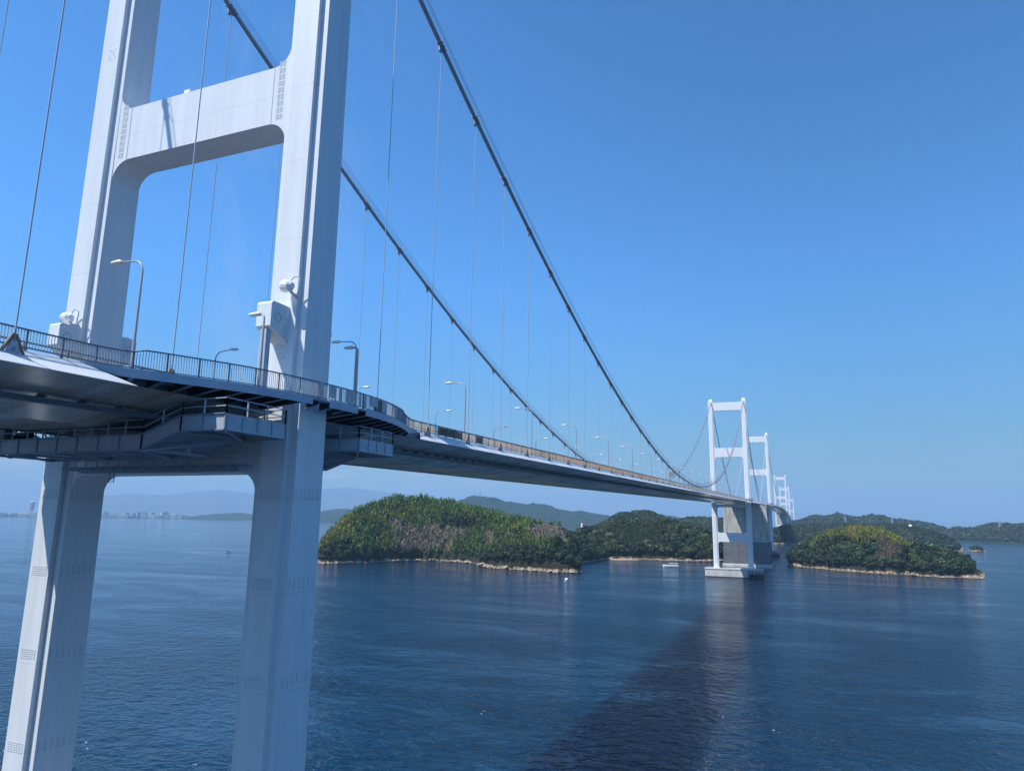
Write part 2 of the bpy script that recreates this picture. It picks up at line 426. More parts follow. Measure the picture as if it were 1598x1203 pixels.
def terrain_mat(name, rock=True, green=(0.020, 0.024, 0.012), green2=(0.040, 0.040, 0.022), top=2.6, scale=0.05):
    m, nt, N, L, bs = new_mat(name)
    geo = N.new('ShaderNodeNewGeometry')
    nz = N.new('ShaderNodeTexNoise'); nz.inputs['Scale'].default_value = scale; nz.inputs['Detail'].default_value = 8; nz.inputs['Roughness'].default_value = 0.65
    L.new(geo.outputs['Position'], nz.inputs['Vector'])
    rg = N.new('ShaderNodeMapRange'); rg.inputs['From Min'].default_value = 0.36; rg.inputs['From Max'].default_value = 0.64
    L.new(nz.outputs['Fac'], rg.inputs['Value'])
    mg = N.new('ShaderNodeMix'); mg.data_type = 'RGBA'; mg.inputs[6].default_value = (*green, 1); mg.inputs[7].default_value = (*green2, 1)
    L.new(rg.outputs[0], mg.inputs[0])
    col = mg.outputs[2]
    bs.inputs['Roughness'].default_value = 0.95
    bs.inputs['Specular IOR Level'].default_value = 0.15
    if rock:
        n2 = N.new('ShaderNodeTexNoise'); n2.inputs['Scale'].default_value = 0.35; n2.inputs['Detail'].default_value = 8; n2.inputs['Roughness'].default_value = 0.7
        L.new(geo.outputs['Position'], n2.inputs['Vector'])
        cr = N.new('ShaderNodeValToRGB'); e = cr.color_ramp.elements
        e[0].position = 0.36; e[0].color = (0.075, 0.06, 0.05, 1)
        e[1].position = 0.68; e[1].color = (0.58, 0.52, 0.45, 1)
        q = e.new(0.50); q.color = (0.34, 0.24, 0.155, 1)
        L.new(n2.outputs['Fac'], cr.inputs[0])
        sp = N.new('ShaderNodeSeparateXYZ'); L.new(geo.outputs['Position'], sp.inputs[0])
        mr = N.new('ShaderNodeMapRange'); mr.inputs['From Min'].default_value = top-0.5; mr.inputs['From Max'].default_value = top+0.7
        n3 = N.new('ShaderNodeTexNoise'); n3.inputs['Scale'].default_value = 0.085; n3.inputs['Detail'].default_value = 4
        L.new(geo.outputs['Position'], n3.inputs['Vector'])
        za = N.new('ShaderNodeMath'); za.operation = 'MULTIPLY_ADD'; za.inputs[1].default_value = 9.0
        zo = N.new('ShaderNodeMath'); zo.operation = 'SUBTRACT'; zo.inputs[1].default_value = 4.0
        L.new(n3.outputs['Fac'], za.inputs[0]); L.new(sp.outputs['Z'], za.inputs[2]); L.new(za.outputs[0], zo.inputs[0])
        L.new(zo.outputs[0], mr.inputs['Value'])
        wl = N.new('ShaderNodeMapRange'); wl.inputs['From Min'].default_value = 0.25; wl.inputs['From Max'].default_value = 0.75
        L.new(sp.outputs['Z'], wl.inputs['Value'])
        wet = N.new('ShaderNodeMix'); wet.data_type = 'RGBA'; wet.inputs[6].default_value = (0.07, 0.055, 0.04, 1)
        L.new(wl.outputs[0], wet.inputs[0]); L.new(cr.outputs[0], wet.inputs[7])
        mm = N.new('ShaderNodeMix'); mm.data_type = 'RGBA'
        L.new(mr.outputs[0], mm.inputs[0]); L.new(wet.outputs[2], mm.inputs[6]); L.new(col, mm.inputs[7])
        col = mm.outputs[2]
        bp = N.new('ShaderNodeBump'); bp.inputs['Strength'].default_value = 0.6; bp.inputs['Distance'].default_value = 1.2
        L.new(n2.outputs['Fac'], bp.inputs['Height']); L.new(bp.outputs[0], bs.inputs['Normal'])
    L.new(col, bs.inputs['Base Color'])
    return m
M['island'] = terrain_mat('island_ground')
M['rock'] = terrain_mat('shore_rock_stone', top=40.0)
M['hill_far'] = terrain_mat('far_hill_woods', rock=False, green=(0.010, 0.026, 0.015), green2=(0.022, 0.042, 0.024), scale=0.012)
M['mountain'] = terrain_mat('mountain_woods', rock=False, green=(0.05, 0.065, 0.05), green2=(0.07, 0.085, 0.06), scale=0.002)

# ------------------------------------------------------------------ mesh helpers
class MB:
    def __init__(s):
        s.v = []; s.f = []; s.m = []
    def add(s, vs, fs, mi=0):
        o = len(s.v)
        s.v += [tuple(map(float, p)) for p in vs]
        s.f += [tuple(o+i for i in f) for f in fs]
        s.m += [mi]*len(fs)
        return s
    def hexa(s, p, mi=0):
        return s.add(p, [(0, 3, 2, 1), (4, 5, 6, 7), (0, 1, 5, 4), (1, 2, 6, 5), (2, 3, 7, 6), (3, 0, 4, 7)], mi)
    def box(s, x0, x1, y0, y1, z0, z1, mi=0):
        return s.hexa([(x0, y0, z0), (x1, y0, z0), (x1, y1, z0), (x0, y1, z0), (x0, y0, z1), (x1, y0, z1), (x1, y1, z1), (x0, y1, z1)], mi)
    def bar(s, a, b, w, h, mi=0, up=(0, 0, 1)):
        a, b = Vector(a), Vector(b)
        d = (b-a).normalized()
        u = Vector(up)
        if abs(d.dot(u)) > 0.98: u = Vector((0, 1, 0))
        r = d.cross(u).normalized()*(w/2)
        u = r.cross(d).normalized()*(h/2)
        return s.hexa([a-r-u, a+r-u, a+r+u, a-r+u, b-r-u, b+r-u, b+r+u, b-r+u], mi)
    def tube(s, pts, rad, n=8, mi=0, cap=True):
        pts = [Vector(p) for p in pts]
        k = len(pts)
        if not isinstance(rad, (list, tuple)): rad = [rad]*k
        vs = []; prev = None
        for i, p in enumerate(pts):
            d = (pts[min(i+1, k-1)]-pts[max(i-1, 0)]).normalized()
            ref = prev if prev is not None else (Vector((1, 0, 0)) if abs(d.x) < 0.9 else Vector((0, 1, 0)))
            r = (ref - d*ref.dot(d)).normalized()
            prev = r
            u = d.cross(r)
            for j in range(n):
                t = 2*math.pi*j/n
                vs.append(p + r*math.cos(t)*rad[i] + u*math.sin(t)*rad[i])
        fs = []
        for i in range(k-1):
            for j in range(n):
                fs.append((i*n+j, i*n+(j+1) % n, (i+1)*n+(j+1) % n, (i+1)*n+j))
        if cap:
            fs.append(tuple(reversed(range(n)))); fs.append(tuple((k-1)*n+j for j in range(n)))
        return s.add(vs, fs, mi)
    def loft(s, secs, mi=0, closed=True, cap=True, fm=None):
        n = len(secs[0]); vs = [p for q in secs for p in q]; fs = []; ms = []
        for i in range(len(secs)-1):
            for j in range(n if closed else n-1):
                fs.append((i*n+j, i*n+(j+1) % n, (i+1)*n+(j+1) % n, (i+1)*n+j)); ms.append(fm[j] if fm else mi)
        if cap:
            fs.append(tuple(reversed(range(n)))); ms.append(mi)
            fs.append(tuple((len(secs)-1)*n+j for j in range(n))); ms.append(mi)
        o = len(s.v)
        s.add(vs, fs)
        s.m[-len(fs):] = ms
        return s
    def prism_y(s, poly, y0, y1, mi=0):
        return s.loft([[(x, y0, z) for x, z in poly], [(x, y1, z) for x, z in poly]], mi)
    def prism_x(s, poly, x0, x1, mi=0):
        return s.loft([[(x0, y, z) for y, z in poly], [(x1, y, z) for y, z in poly]], mi)
    def mesh(s, name, mats, smooth=False):
        me = bpy.data.meshes.new(name)
        me.from_pydata(s.v, [], s.f)
        if not isinstance(mats, (list, tuple)): mats = [mats]
        for m in mats: me.materials.append(m)
        if len(mats) > 1: me.polygons.foreach_set('material_index', s.m)
        me.update()
        bm = bmesh.new(); bm.from_mesh(me)
        bmesh.ops.recalc_face_normals(bm, faces=bm.faces)
        bm.to_mesh(me); bm.free()
        if smooth: me.polygons.foreach_set('use_smooth', [True]*len(me.polygons))
        return me
    def build(s, name, mats, parent=None, smooth=False):
        o = bpy.data.objects.new(name, s.mesh(name, mats, smooth))
        COL.objects.link(o)
        if parent is not None: o.parent = parent
        return o

_ONES = 'first second third fourth fifth sixth seventh eighth ninth tenth eleventh twelfth thirteenth fourteenth fifteenth sixteenth seventeenth eighteenth nineteenth'.split()
def ordinal(n):
    if n < 20: return _ONES[n-1]
    t = {2: 'twent', 3: 'thirt', 4: 'fort', 5: 'fift'}[n//10]
    return t+'ieth' if n % 10 == 0 else t+'y-'+_ONES[n % 10-1]
def tag(o, label=None, cat=None, group=None, kind=None):
    if label: o['label'] = label
    if cat: o['category'] = cat
    if group: o['group'] = group
    if kind: o['kind'] = kind
    return o
def thing(name, label, cat, loc=(0, 0, 0), rz=0.0, group=None):
    o = bpy.data.objects.new(name, None)
    o.location = loc; o.rotation_euler = (0, 0, rz)
    o.empty_display_size = 1.0
    COL.objects.link(o)
    return tag(o, label, cat, group)
def dup(root, loc, rz=None, label=None, group=None):
    c = root.copy(); COL.objects.link(c); c.location = loc
    if rz is not None: c.rotation_euler = (0, 0, rz)
    if label: c['label'] = label
    if group: c['group'] = group
    for ch in list(root.children):
        d = ch.copy(); COL.objects.link(d); d.parent = c
        for g in list(ch.children):
            e = g.copy(); COL.objects.link(e); e.parent = d
    return c

# ------------------------------------------------------------------ bridge line
DK = np.array([(-160, 53.8), (0, 56.15), (150, 58.2), (300, 60.2), (450, 62.3), (600, 64.3), (770, 66.9), (1020, 71.3), (1280, 75.0), (1530, 76.8),
               (1780, 76.6), (2040, 74.2), (2290, 70.2), (2545, 65.3), (3060, 56.8), (3575, 51.5), (3880, 48.5)])
XK = np.array([(-200, 0), (600, 0), (1020, 1.1), (2040, 4.1), (2545, 3.6), (3575, 4.2), (3900, 4.3)])
def _smooth(tab, y):
    # cubic Hermite through the table
    xs, zs = tab[:, 0], tab[:, 1]
    m = np.gradient(zs, xs)
    i = int(np.clip(np.searchsorted(xs, y)-1, 0, len(xs)-2))
    h = xs[i+1]-xs[i]; t = (y-xs[i])/h
    return float((2*t**3-3*t**2+1)*zs[i] + (t**3-2*t**2+t)*h*m[i] + (-2*t**3+3*t**2)*zs[i+1] + (t**3-t**2)*h*m[i+1])
def zk(y): return _smooth(DK, y)
def xk(y): return float(np.interp(y, XK[:, 0], XK[:, 1]))
TOWERS = [0.0, 600.0, 1020.0, 2040.0, 2545.0, 3575.0]

BUL = [(-20.6, 13.3), (-18.6, 13.6), (-16.6, 14.55), (-13.6, 15.75), (-9.8, 17.1), (-6.0, 17.85), (-1.4, 18.3), (4.6, 18.3), (9.9, 17.75), (13.5, 16.9),
       (17.0, 15.75), (20.0, 14.5), (22.4, 13.6), (24.4, 13.3)]
BUL = np.array(BUL)
def bulge_x(dy):
    if dy <= BUL[0, 0] or dy >= BUL[-1, 0]: return 13.3
    return _smooth(BUL, dy)
def edge_x(y, towers=TOWERS):
    for t in towers:
        if abs(y-t) < 26: return bulge_x(y-t)
    return 13.3

RB = 0.95       # height of the footway above the fairing's knife edge
HX = 13.85      # hanger plane

# ------------------------------------------------------------------ the setting: sea
def sea():
    mb = MB()
    R = [0, 40, 120, 400, 1200, 4000, 12000, 26000]; n = 64
    vs = [(0, 0, 0)]; fs = []
    for r in R[1:]:
        for j in range(n):
            a = 2*math.pi*j/n
            vs.append((r*math.cos(a), r*math.sin(a), 0))
    for j in range(n): fs.append((0, 1+j, 1+(j+1) % n))
    for i in range(len(R)-2):
        for j in range(n):
            fs.append((1+i*n+j, 1+(i+1)*n+j, 1+(i+1)*n+(j+1) % n, 1+i*n+(j+1) % n))
    mb.add(vs, fs)
    tag(mb.build('sea', M['water']), kind='structure')
sea()

# ------------------------------------------------------------------ towers
LEGC, NX, NY = -0.115, 0.83, 0.50     # leg centre shift, corner notch
def leg_section(cx, hw, z, y0, y1, nx, ny):
    xs = (cx-hw, cx-hw+nx, cx+hw-nx, cx+hw)
    ys = (y0, y0+ny, y1-ny, y1)
    return [(xs[1], ys[0], z), (xs[2], ys[0], z), (xs[2], ys[1], z), (xs[3], ys[1], z), (xs[3], ys[2], z), (xs[2], ys[2], z),
            (xs[2], ys[3], z), (xs[1], ys[3], z), (xs[1], ys[2], z), (xs[0], ys[2], z), (xs[0], ys[1], z), (xs[1], ys[1], z)]
def leg_y(z, z70):
    l = 3.559 - 0.0087*(z-z70)
    return -l/2-0.50, l/2+0.69
HW = 2.185       # half width over the outer strips
def beam_poly(xa, xb, z0, z1, rb, rt, n=7):
    p = []
    for i in range(n+1):        # bottom left fillet
        t = math.pi - (math.pi/2)*i/n
        p.append((xa+rb+rb*math.cos(t), z0-rb+rb*math.sin(t)))
    for i in range(n+1):
        t = math.pi/2 - (math.pi/2)*i/n
        p.append((xb-rb+rb*math.cos(t), z0-rb+rb*math.sin(t)))
    for i in range(n+1):
        t = -math.pi/2*i/n
        p.append((xb-rt+rt*math.cos(t), z1+rt+rt*math.sin(t)))
    for i in range(n+1):
        t = -math.pi/2 - math.pi/2*i/n
        p.append((xa+rt+rt*math.cos(t), z1+rt+rt*math.sin(t)))
    return p
def splice_band(mb, cx, z, z70, big=1.0):
    y0, y1 = leg_y(z, z70)
    # front face: six groups of short bolted strips
    for g in range(6):
        gx = cx-HW+NX+0.22 + g*(2*(HW-NX)-0.44)/6
        for r in range(5):
            mb.box(gx+0.08, gx+0.31, y0-0.03, y0+0.02, z-0.42+r*0.2, z-0.42+r*0.2+0.09)
    ya, yb = y0+NY, y1-NY
    for side in (1, -1):
        for g in range(6):
            gy = ya+0.15+g*(yb-ya-0.3)/6
            for r in range(5):
                xx = cx+side*HW
                mb.box(xx-0.03, xx+0.03, gy+0.06, gy+0.28, z-0.42+r*0.2, z-0.42+r*0.2+0.09)
def tower(Y, zb, zt, beams, label, m, detail=False, z70=70.0):
    xc = xk(Y)
    root = thing('bridge_tower', label, 'bridge tower', (xc, Y, 0), 0.0, 'towers of the suspension bridges')
    for s in (-1, 1):
        cx = s*14.27+LEGC - (0 if detail else LEGC)
        secs = []
        for z in (zb, zb+(zt-zb)*0.5, zt):
            y0, y1 = leg_y(z, z70)
            secs.append(leg_section(cx, HW, z, y0, y1, NX, NY))
        lg = MB().loft(secs).build('leg', m, root)
        if detail:
            for z in (48.6, 40.9, 32.9, 24.3):
                sb = MB(); splice_band(sb, cx, z, z70); sb.build('splice_band', M['splice'], lg)
            # small bolt groups, high on the front face
            sb = MB()
            for zz in (61.0, 98.7):
                y0, y1 = leg_y(zz, z70)
                for ix in range(4):
                    for iz in range(5):
                        if (ix+iz) % 3: sb.box(cx-0.2+ix*0.28, cx-0.1+ix*0.28, y0-0.02, y0+0.02, zz+iz*0.34, zz+0.12+iz*0.34)
            sb.build('bolt_group', M['splice'], lg)
        # saddle housing on the top of the leg
        y0, y1 = leg_y(zt, z70)
        sh = MB()
        sh.prism_x([(y0+0.4, zt), (y1-0.4, zt), (y1-0.9, zt+1.6), (0.2, zt+2.6), (y0+0.9, zt+1.6)], cx-1.3, cx+1.3)
        sh.tube([(cx, 0, zt+2.4), (cx, 0, zt+5.4)], 0.07, 5)
        sh.build('saddle_housing', m, root)
    for (z0, z1, rb, rt) in beams:
        y0, y1 = leg_y((z0+z1)/2, z70)
        xa = -14.27+HW + (LEGC if detail else 0); xb = 14.27-HW + (LEGC if detail else 0)
        bm_ = MB().prism_y(beam_poly(xa, xb, z0, z1, rb, rt), y0+NY+0.05, y1-NY-0.05)
        cb = bm_.build('cross_beam', m, root)
        if detail and z0 > 80 and z0 < 100:
            # dark joint lines and bolted patch columns at both ends of the beam
            pc = MB(); yy = y0+NY+0.05
            for xs_, d in ((xa, 1), (xb, -1)):
                for k in range(9):
                    for q in range(2):
                        x = xs_+d*(0.75+q*0.42); z = z0+0.35+k*0.74
                        for r in range(4):
                            pc.box(x-0.17, x+0.17, yy-0.02, yy+0.02, z+r*0.16, z+0.08+r*0.16)
            pc.build('bolt_patch', M['splice'], cb)
            jl = MB()
            for x in (xa+1.95, xb-1.95): jl.box(x-0.03, x+0.03, yy-0.015, yy+0.02, z0+0.03, z1-0.03)
            jl.build('joint_line', M['steel'], cb)
            bl = MB(); bl.prism_x([(yy+0.5, z1), (yy+1.1, z1), (yy+1.0, z1+0.7), (yy+0.6, z1+0.9)], -3.2, -2.4)
            bl.build('top_beacon', m, cb)
    return root

T1 = tower(0.0, 7.0, 126.0, [(117.2, 124.4, 2.0, 1.2), (85.75, 92.1, 2.3, 2.1), (50.65, 53.3, 2.0, 0.3)],
           'near white steel tower rising out of the frame beside the curved footway', M['paint'], True)
T2 = tower(600.0, 7.2, 153.0, [(144.8, 152.2, 2.0, 0.8), (103.0, 111.2, 2.3, 1.6), (59.2, 61.7, 1.8, 0.2), (29.5, 37.2, 2.0, 2.0)],
           'white tower second from the camera, standing on the concrete pier in open water', M['paint_far'], z70=78)
T3 = tower(1020.0, 8.0, 170.5, [(159.8, 168.2, 2.0, 0.8), (112.5, 121.0, 2.2, 1.6), (65.5, 68.6, 1.8, 0.3), (33.0, 41.0, 2.0, 2.0)],
           'white tower just behind the grey anchor block, third from the camera', M['paint_far'], z70=84)
T4 = tower(2040.0, 6.0, 172.0, [(162.0, 170.0, 2.0, 0.8), (109.5, 117.5, 2.2, 1.6), (68.5, 71.6, 1.8, 0.3), (33.0, 41.0, 2.0, 2.0)],
           'far white tower fourth from the camera, above the wooded island', M['paint_far'], z70=84)
T5 = tower(2545.0, 6.0, 164.0, [(154.0, 162.0, 2.0, 0.8), (105.0, 112.5, 2.2, 1.6), (59.6, 62.6, 1.8, 0.3)],
           'far white tower fifth from the camera, nearly hidden among the others', M['paint_far'], z70=84)
T6 = tower(3575.0, 6.0, 156.0, [(146.0, 154.0, 2.0, 0.8), (97.0, 104.5, 2.2, 1.6), (45.6, 48.8, 1.8, 0.3)],
           'smallest and farthest white tower at the vanishing end of the bridge', M['paint_far'], z70=84)

# the tower's bolted-on equipment: faired lift boxes, posts, floodlights
def equipment_box(x, y0, dirn, zt, label, L_=2.4, hb=4.0, hf=2.3):
    root = thing('equipment_box', label, 'box', (x, y0, zt), 0, 'faired boxes bolted to the near tower')
    w = 0.82
    d = dirn
    pts = [(0.0, 0.0), (d*(L_-0.18), 0.0), (d*L_, -0.22), (d*L_, -hf), (d*0.0, -hb)]
    MB().prism_x(pts, -w, w).build('housing', M['paint'], root)
    h = MB()
    n = 14
    ring = [(w+0.02, d*L_*0.62+0.42*math.cos(2*math.pi*i/n), -hf*0.6+0.42*math.sin(2*math.pi*i/n)) for i in range(n)]
    h.tube(ring+[ring[0]], 0.03, 5, cap=False)
    for k in range(8): h.box(w, w+0.03, d*(0.5+0.12*(k % 2))-0.04, d*(0.5+0.12*(k % 2))+0.04, -0.5-k*0.36, -0.40-k*0.36)
    h.build('port_ring', M['steel_light'], root)
    t = MB()
    for q in (L_*0.3, L_*0.75): t.tube([(0, d*q, 0), (0, d*q, 0.35)], 0.06, 5)
    t.build('lifting_eye', M['steel'], root)
    return root
FY0 = leg_y(66, 70)[0]; FY1 = leg_y(66, 70)[1]
b1 = equipment_box(13.95, FY0-0.01, -1, 65.75, 'white faired box with a round port, on a post before the nearer tower leg', 2.4, 3.5)
post = MB(); post.box(-0.35, 0.35, -2.3, -1.7, -8.7, -2.55); post.build('post', M['steel_light'], b1)
b2 = equipment_box(-13.8, FY0-0.01, -1, 66.3, 'white faired box on the sunlit front of the farther tower leg')
b3 = equipment_box(-14.0, FY1+0.01, 1, 66.6, 'shaded faired box on the back of the farther tower leg', 2.2)
b4 = equipment_box(14.6, FY1+0.01, 1, 65.4, 'shaded faired box hardly showing behind the nearer tower leg', 0.55, 1.9, 1.6)
def floodlight(loc, label):
    root = thing('floodlight', label, 'floodlight', loc, 0, 'floodlights on the near tower')
    h = MB(); h.tube([(-0.7, -0.9, 0.0), (-0.45, -0.9, 0.02), (0.15, -0.9, 0.0), (0.45, -0.9, -0.02)], [0.52, 0.60, 0.55, 0.3], 14)
    h.build('lamp_body', M['white'], root)
    r = MB()
    pts = [(0.45+0.55*math.sin(t), -0.55, 0.35+0.62*math.cos(t)) for t in np.linspace(-1.9, 2.2, 12)]
    pts += [(0.55, -0.3, -0.9), (0.4, 0.02, -1.0)]
    r.tube(pts, 0.06, 6); r.bar((0.3, 0.05, -0.95), (0.3, -0.9, -0.6), 0.2, 0.2)
    r.build('bracket', M['steel_light'], root)
    return root
floodlight((15.2, FY0, 67.5), 'white floodlight glinting in the sun on the nearer tower leg')
floodlight((-14.0, FY0, 67.3), 'floodlight with a hoop bracket on the farther tower leg')

def pier(Y, x0, x1, y0, y1, z1, label, mt, frame=True):
    root = thing('tower_pier', label, 'pier', (xk(Y), Y, 0), 0, 'concrete piers in the sea')
    mb = MB()
    def oct_(z, e):
        c = 1.5
        return [(x0-e+c, y0-e, z), (x1+e-c, y0-e, z), (x1+e, y0-e+c, z), (x1+e, y1+e-c, z), (x1+e-c, y1+e, z), (x0-e+c, y1+e, z), (x0-e, y1+e-c, z), (x0-e, y0-e+c, z)]
    mb.loft([oct_(-3, 0), oct_(z1-0.6, 0)])
    mb.build('pier_body', mt, root)
    MB().loft([oct_(z1-0.6, 0.35), oct_(z1, 0.35)]).build('cap_slab', M['concrete'], root)
    MB().loft([oct_(-1, 0.12), oct_(0.7, 0.12)]).build('tide_band', M['dark'], root)
    r = MB()
    for k in range(int((x1-x0)/3)+1):
        x = x0+0.6+k*3
        r.box(x-0.05, x+0.05, y0+0.1, y0+0.2, z1, z1+1.2)
    for q in (0.6, 1.2): r.box(x0+0.3, x1-0.3, y0+0.12, y0+0.18, z1+q-0.06, z1+q)
    r.build('handrail', M['steel_light'], root)
    for s in (-1, 1):
        MB().box(s*14.27-2.8, s*14.27+2.8, -3.6, 3.4, z1, z1+0.9).build('leg_base', M['paint_far'], root)
    if frame:
        f = MB()
        for k in range(5):
            x = x1-11+k*2.9
            f.bar((x, y0-1.4, -1), (x, y0-1.4, z1-0.3), 0.45, 0.45)
        for z in (0.6, 2.6, 4.4): f.bar((x1-11.4, y0-1.4, z), (x1+1.2, y0-1.4, z), 0.4, 0.4)
        f.box(x1-11, x1+0.8, y0-1.2, y0-0.05, -1.0, 3.4)
        f.build('fender_frame', M['dark'], root)
        l = MB()
        for s in (-0.5, 0.5): l.box(x1-12.6+s-0.05, x1-12.6+s+0.05, y0-0.5, y0-0.35, -0.5, z1+1.2)
        for k in range(14): l.box(x1-13.1, x1-12.1, y0-0.5, y0-0.35, k*0.6, k*0.6+0.08)
        l.build('ladder', M['steel_light'], root)
    return root
pier(0, -22, 22, -8, 8, 6.95, 'concrete pier under the near tower, below the frame', M['concrete'], False)
pier(600, -23.5, 24.0, -8, 8, 7.15, 'pale concrete pier with dark fender frame carrying the second tower', M['concrete'])
pier(1020, -22, 23.5, -8, 8, 7.9, 'low concrete pier in the channel beyond the anchor block', M['concrete'])
pier(2040, -22, 22, -8, 8, 5.9, 'concrete pier hidden by the wooded headland under the fourth tower', M['concrete'], False)

def anchorage(Y, y0, y1, zt, label, x=23.5):
    root = thing('anchor_block', label, 'anchorage', (xk(Y), Y, 0), 0, 'concrete anchor blocks')
    zl = 26.0
    def rect(z, e=0.0, f=0.0):
        return [(-x-e, y0-e+f, z), (x+e, y0-e+f, z), (x+e, y1+e, z), (-x-e, y1+e, z)]
    MB().loft([rect(zl, -0.6), rect(zt, -1.6)]).build('upper_body', M['lifts'], root)
    lo = MB().loft([rect(3.2), rect(zl)]); lo.build('lower_body', M['cladding'], root)
    MB().loft([rect(-3, 1.4), rect(2.2, 1.4), rect(3.2, 1.0)]).build('footing', M['concrete'], root)
    g = MB()
    for k in (-7.5, 0.2, 8.0): g.box(k-0.12, k+0.12, y0-0.06, y0+0.1, 3.3, zl-0.1)
    g.build('panel_joint', M['dark'], root)
    # square service openings up the middle of the face
    for k in range(9):
        s = MB()
        z = zl+3+k*3.7; f = y0+0.6+(z-zl)/(zt-zl)*1.0
        s.box(-1.5+(k % 2)*2.4, -0.2+(k % 2)*2.4, f-0.12, f+0.4, z, z+2.2)
        s.build('service_opening', M['city_b'], root)
    return root
anchorage(770, -22, 26, zk(770)-2.3, 'massive grey concrete anchor block behind the second tower')
anchorage(2290, -22, 26, zk(2290)-2.3, 'far concrete anchor block hidden behind the wooded island')

# ------------------------------------------------------------------ decks
def near_tower(y):
    return min(abs(y-t) for t in TOWERS)
def deck(ya, yb, label, stations=None):
    root = thing('bridge_deck', label, 'bridge deck', (0, 0, 0), 0, 'road decks of the suspension bridges')
    ys = set(np.arange(ya, yb+0.1, 12.0).tolist()+[yb])
    for t in TOWERS:
        if ya < t < yb:
            for d in (-3.30, -3.20, 3.20, 3.30): ys.add(t+d)
    ys = sorted(ys)
    secs = []
    for y in ys:
        z = zk(y); x = xk(y)
        if near_tower(y) < 3.25:
            e, w, dz = 11.8, 11.75, -0.72
        else:
            e, w, dz = 15.0, 13.2, -0.33
        secs.append([(x-e, y, z+dz), (x-4.5, y, z-2.25), (x+4.5, y, z-2.25), (x+e, y, z+dz), (x+w, y, z+dz+0.06), (x+w, y, z+RB-0.12), (x-w, y, z+RB-0.12), (x-w, y, z+dz+0.06)])
    MB().loft(secs, fm=[0, 0, 0, 1, 1, 1, 1, 1]).build('girder', [M['soffit'], M['steel']], root)
    # white sloped fairings, cut back at each tower's footway
    segs = []; cur = ya
    brk = sorted([t for t in TOWERS if ya < t < yb])
    for t in brk:
        segs.append((cur, t-19.5)); cur = t+24.0
    segs.append((cur, yb))
    for s in (-1, 1):
        for (p, q) in segs:
            cuts = [p]
            if ya < 100 < yb and p < 125 < q: cuts += [125.6, 127.2]
            cuts.append(q)
            for k in range(0, len(cuts), 2):
                a, b = cuts[k], cuts[k+1]
                yy = [a] + [v for v in np.arange(math.ceil(a/12)*12, b, 12.0) if a+0.5 < v < b-0.5] + [b]
                sec = []
                for i, y in enumerate(yy):
                    z = zk(y); x = xk(y)
                    # slanted end: the knife edge runs a little farther than the top edge
                    yt = y
                    yk_ = y
                    if i == len(yy)-1 and b != yb and abs(b-126) > 3: yt = y-1.4; yk_ = y+1.9
                    if i == 0 and a != ya and abs(a-126) > 3: yt = y+1.4; yk_ = y-1.5
                    sec.append([(x+s*13.25, yt, z+RB-0.03), (x+s*15.02, yk_, z-0.30), (x+s*15.00, yk_, z-0.345), (x+s*13.25, yt, z+RB-0.13)])
                MB().loft(sec).build('fairing', M['fairing'], root)
    # road surface, footways, kerbs
    rd = []; 
    for y in ys:
        z = zk(y); x = xk(y)
        rd.append([(x-10.4, y, z+RB-0.11), (x+10.4, y, z+RB-0.11), (x+10.4, y, z+RB-0.02), (x-10.4, y, z+RB-0.02)])
    MB().loft(rd).build('road_surface', M['asphalt'], root)
    for s in (-1, 1):
        fw_ = []
        for y in ys:
            z = zk(y); x = xk(y)
            o = 11.7 if near_tower(y) < 3.25 else 13.15
            a, b = sorted((s*10.45, s*o))
            fw_.append([(x+a, y, z+RB-0.11), (x+b, y, z+RB-0.11), (x+b, y, z+RB), (x+a, y, z+RB)])
        MB().loft(fw_).build('footway', M['concrete'], root)
    # maintenance rail hung under the girder on each side
    for s in (-1, 1):
        gr = MB(); sec = []
        for y in ys:
            z = zk(y); x = xk(y)+s*10.2
            sec.append([(x-0.26, y, z-1.80), (x+0.26, y, z-1.80), (x+0.26, y, z-1.42), (x-0.26, y, z-1.42)])
        gr.loft(sec)
        if ya < 0:
            for y in np.arange(-60, 420, 3.0):
                z = zk(y); x = s*10.2
                gr.box(x-0.10, x+0.10, y-0.12, y+0.12, z-1.41, z-1.1)
                gr.box(x-0.55, x+0.55, y-0.10, y+0.10, z-1.38, z-1.27)
        gr.build('maintenance_rail', M['rail'], root)
    return root
D1 = deck(-150.0, 770.0, 'pale steel deck of the first span, running from the near tower to the second tower')
D2 = deck(770.5, 2290.0, 'deck of the middle bridge beyond the grey anchor block')
D3 = deck(2290.5, 3870.0, 'farthest deck running on beyond the fourth tower')

# transverse weld seams on the near underside
for y in list(np.arange(-35, 400, 24.0)):
    z = zk(y); sm = MB()
    for (x0, z0, x1, z1) in ((-14.9, -0.35, -4.5, -2.25), (-4.5, -2.25, 4.5, -2.25), (4.5, -2.25, 14.9, -0.35)):
        if near_tower(y) > 4: sm.hexa([(x0, y-0.07, z+z0-0.02), (x1, y-0.07, z+z1-0.02), (x1, y+0.07, z+z1-0.02), (x0, y+0.07, z+z0-0.02),
                 (x0, y-0.05, z+z0+0.02), (x1, y-0.05, z+z1+0.02), (x1, y+0.05, z+z1+0.02), (x0, y+0.05, z+z0+0.02)])
    if sm.v: sm.build('weld_seam', M['dark'], D1)

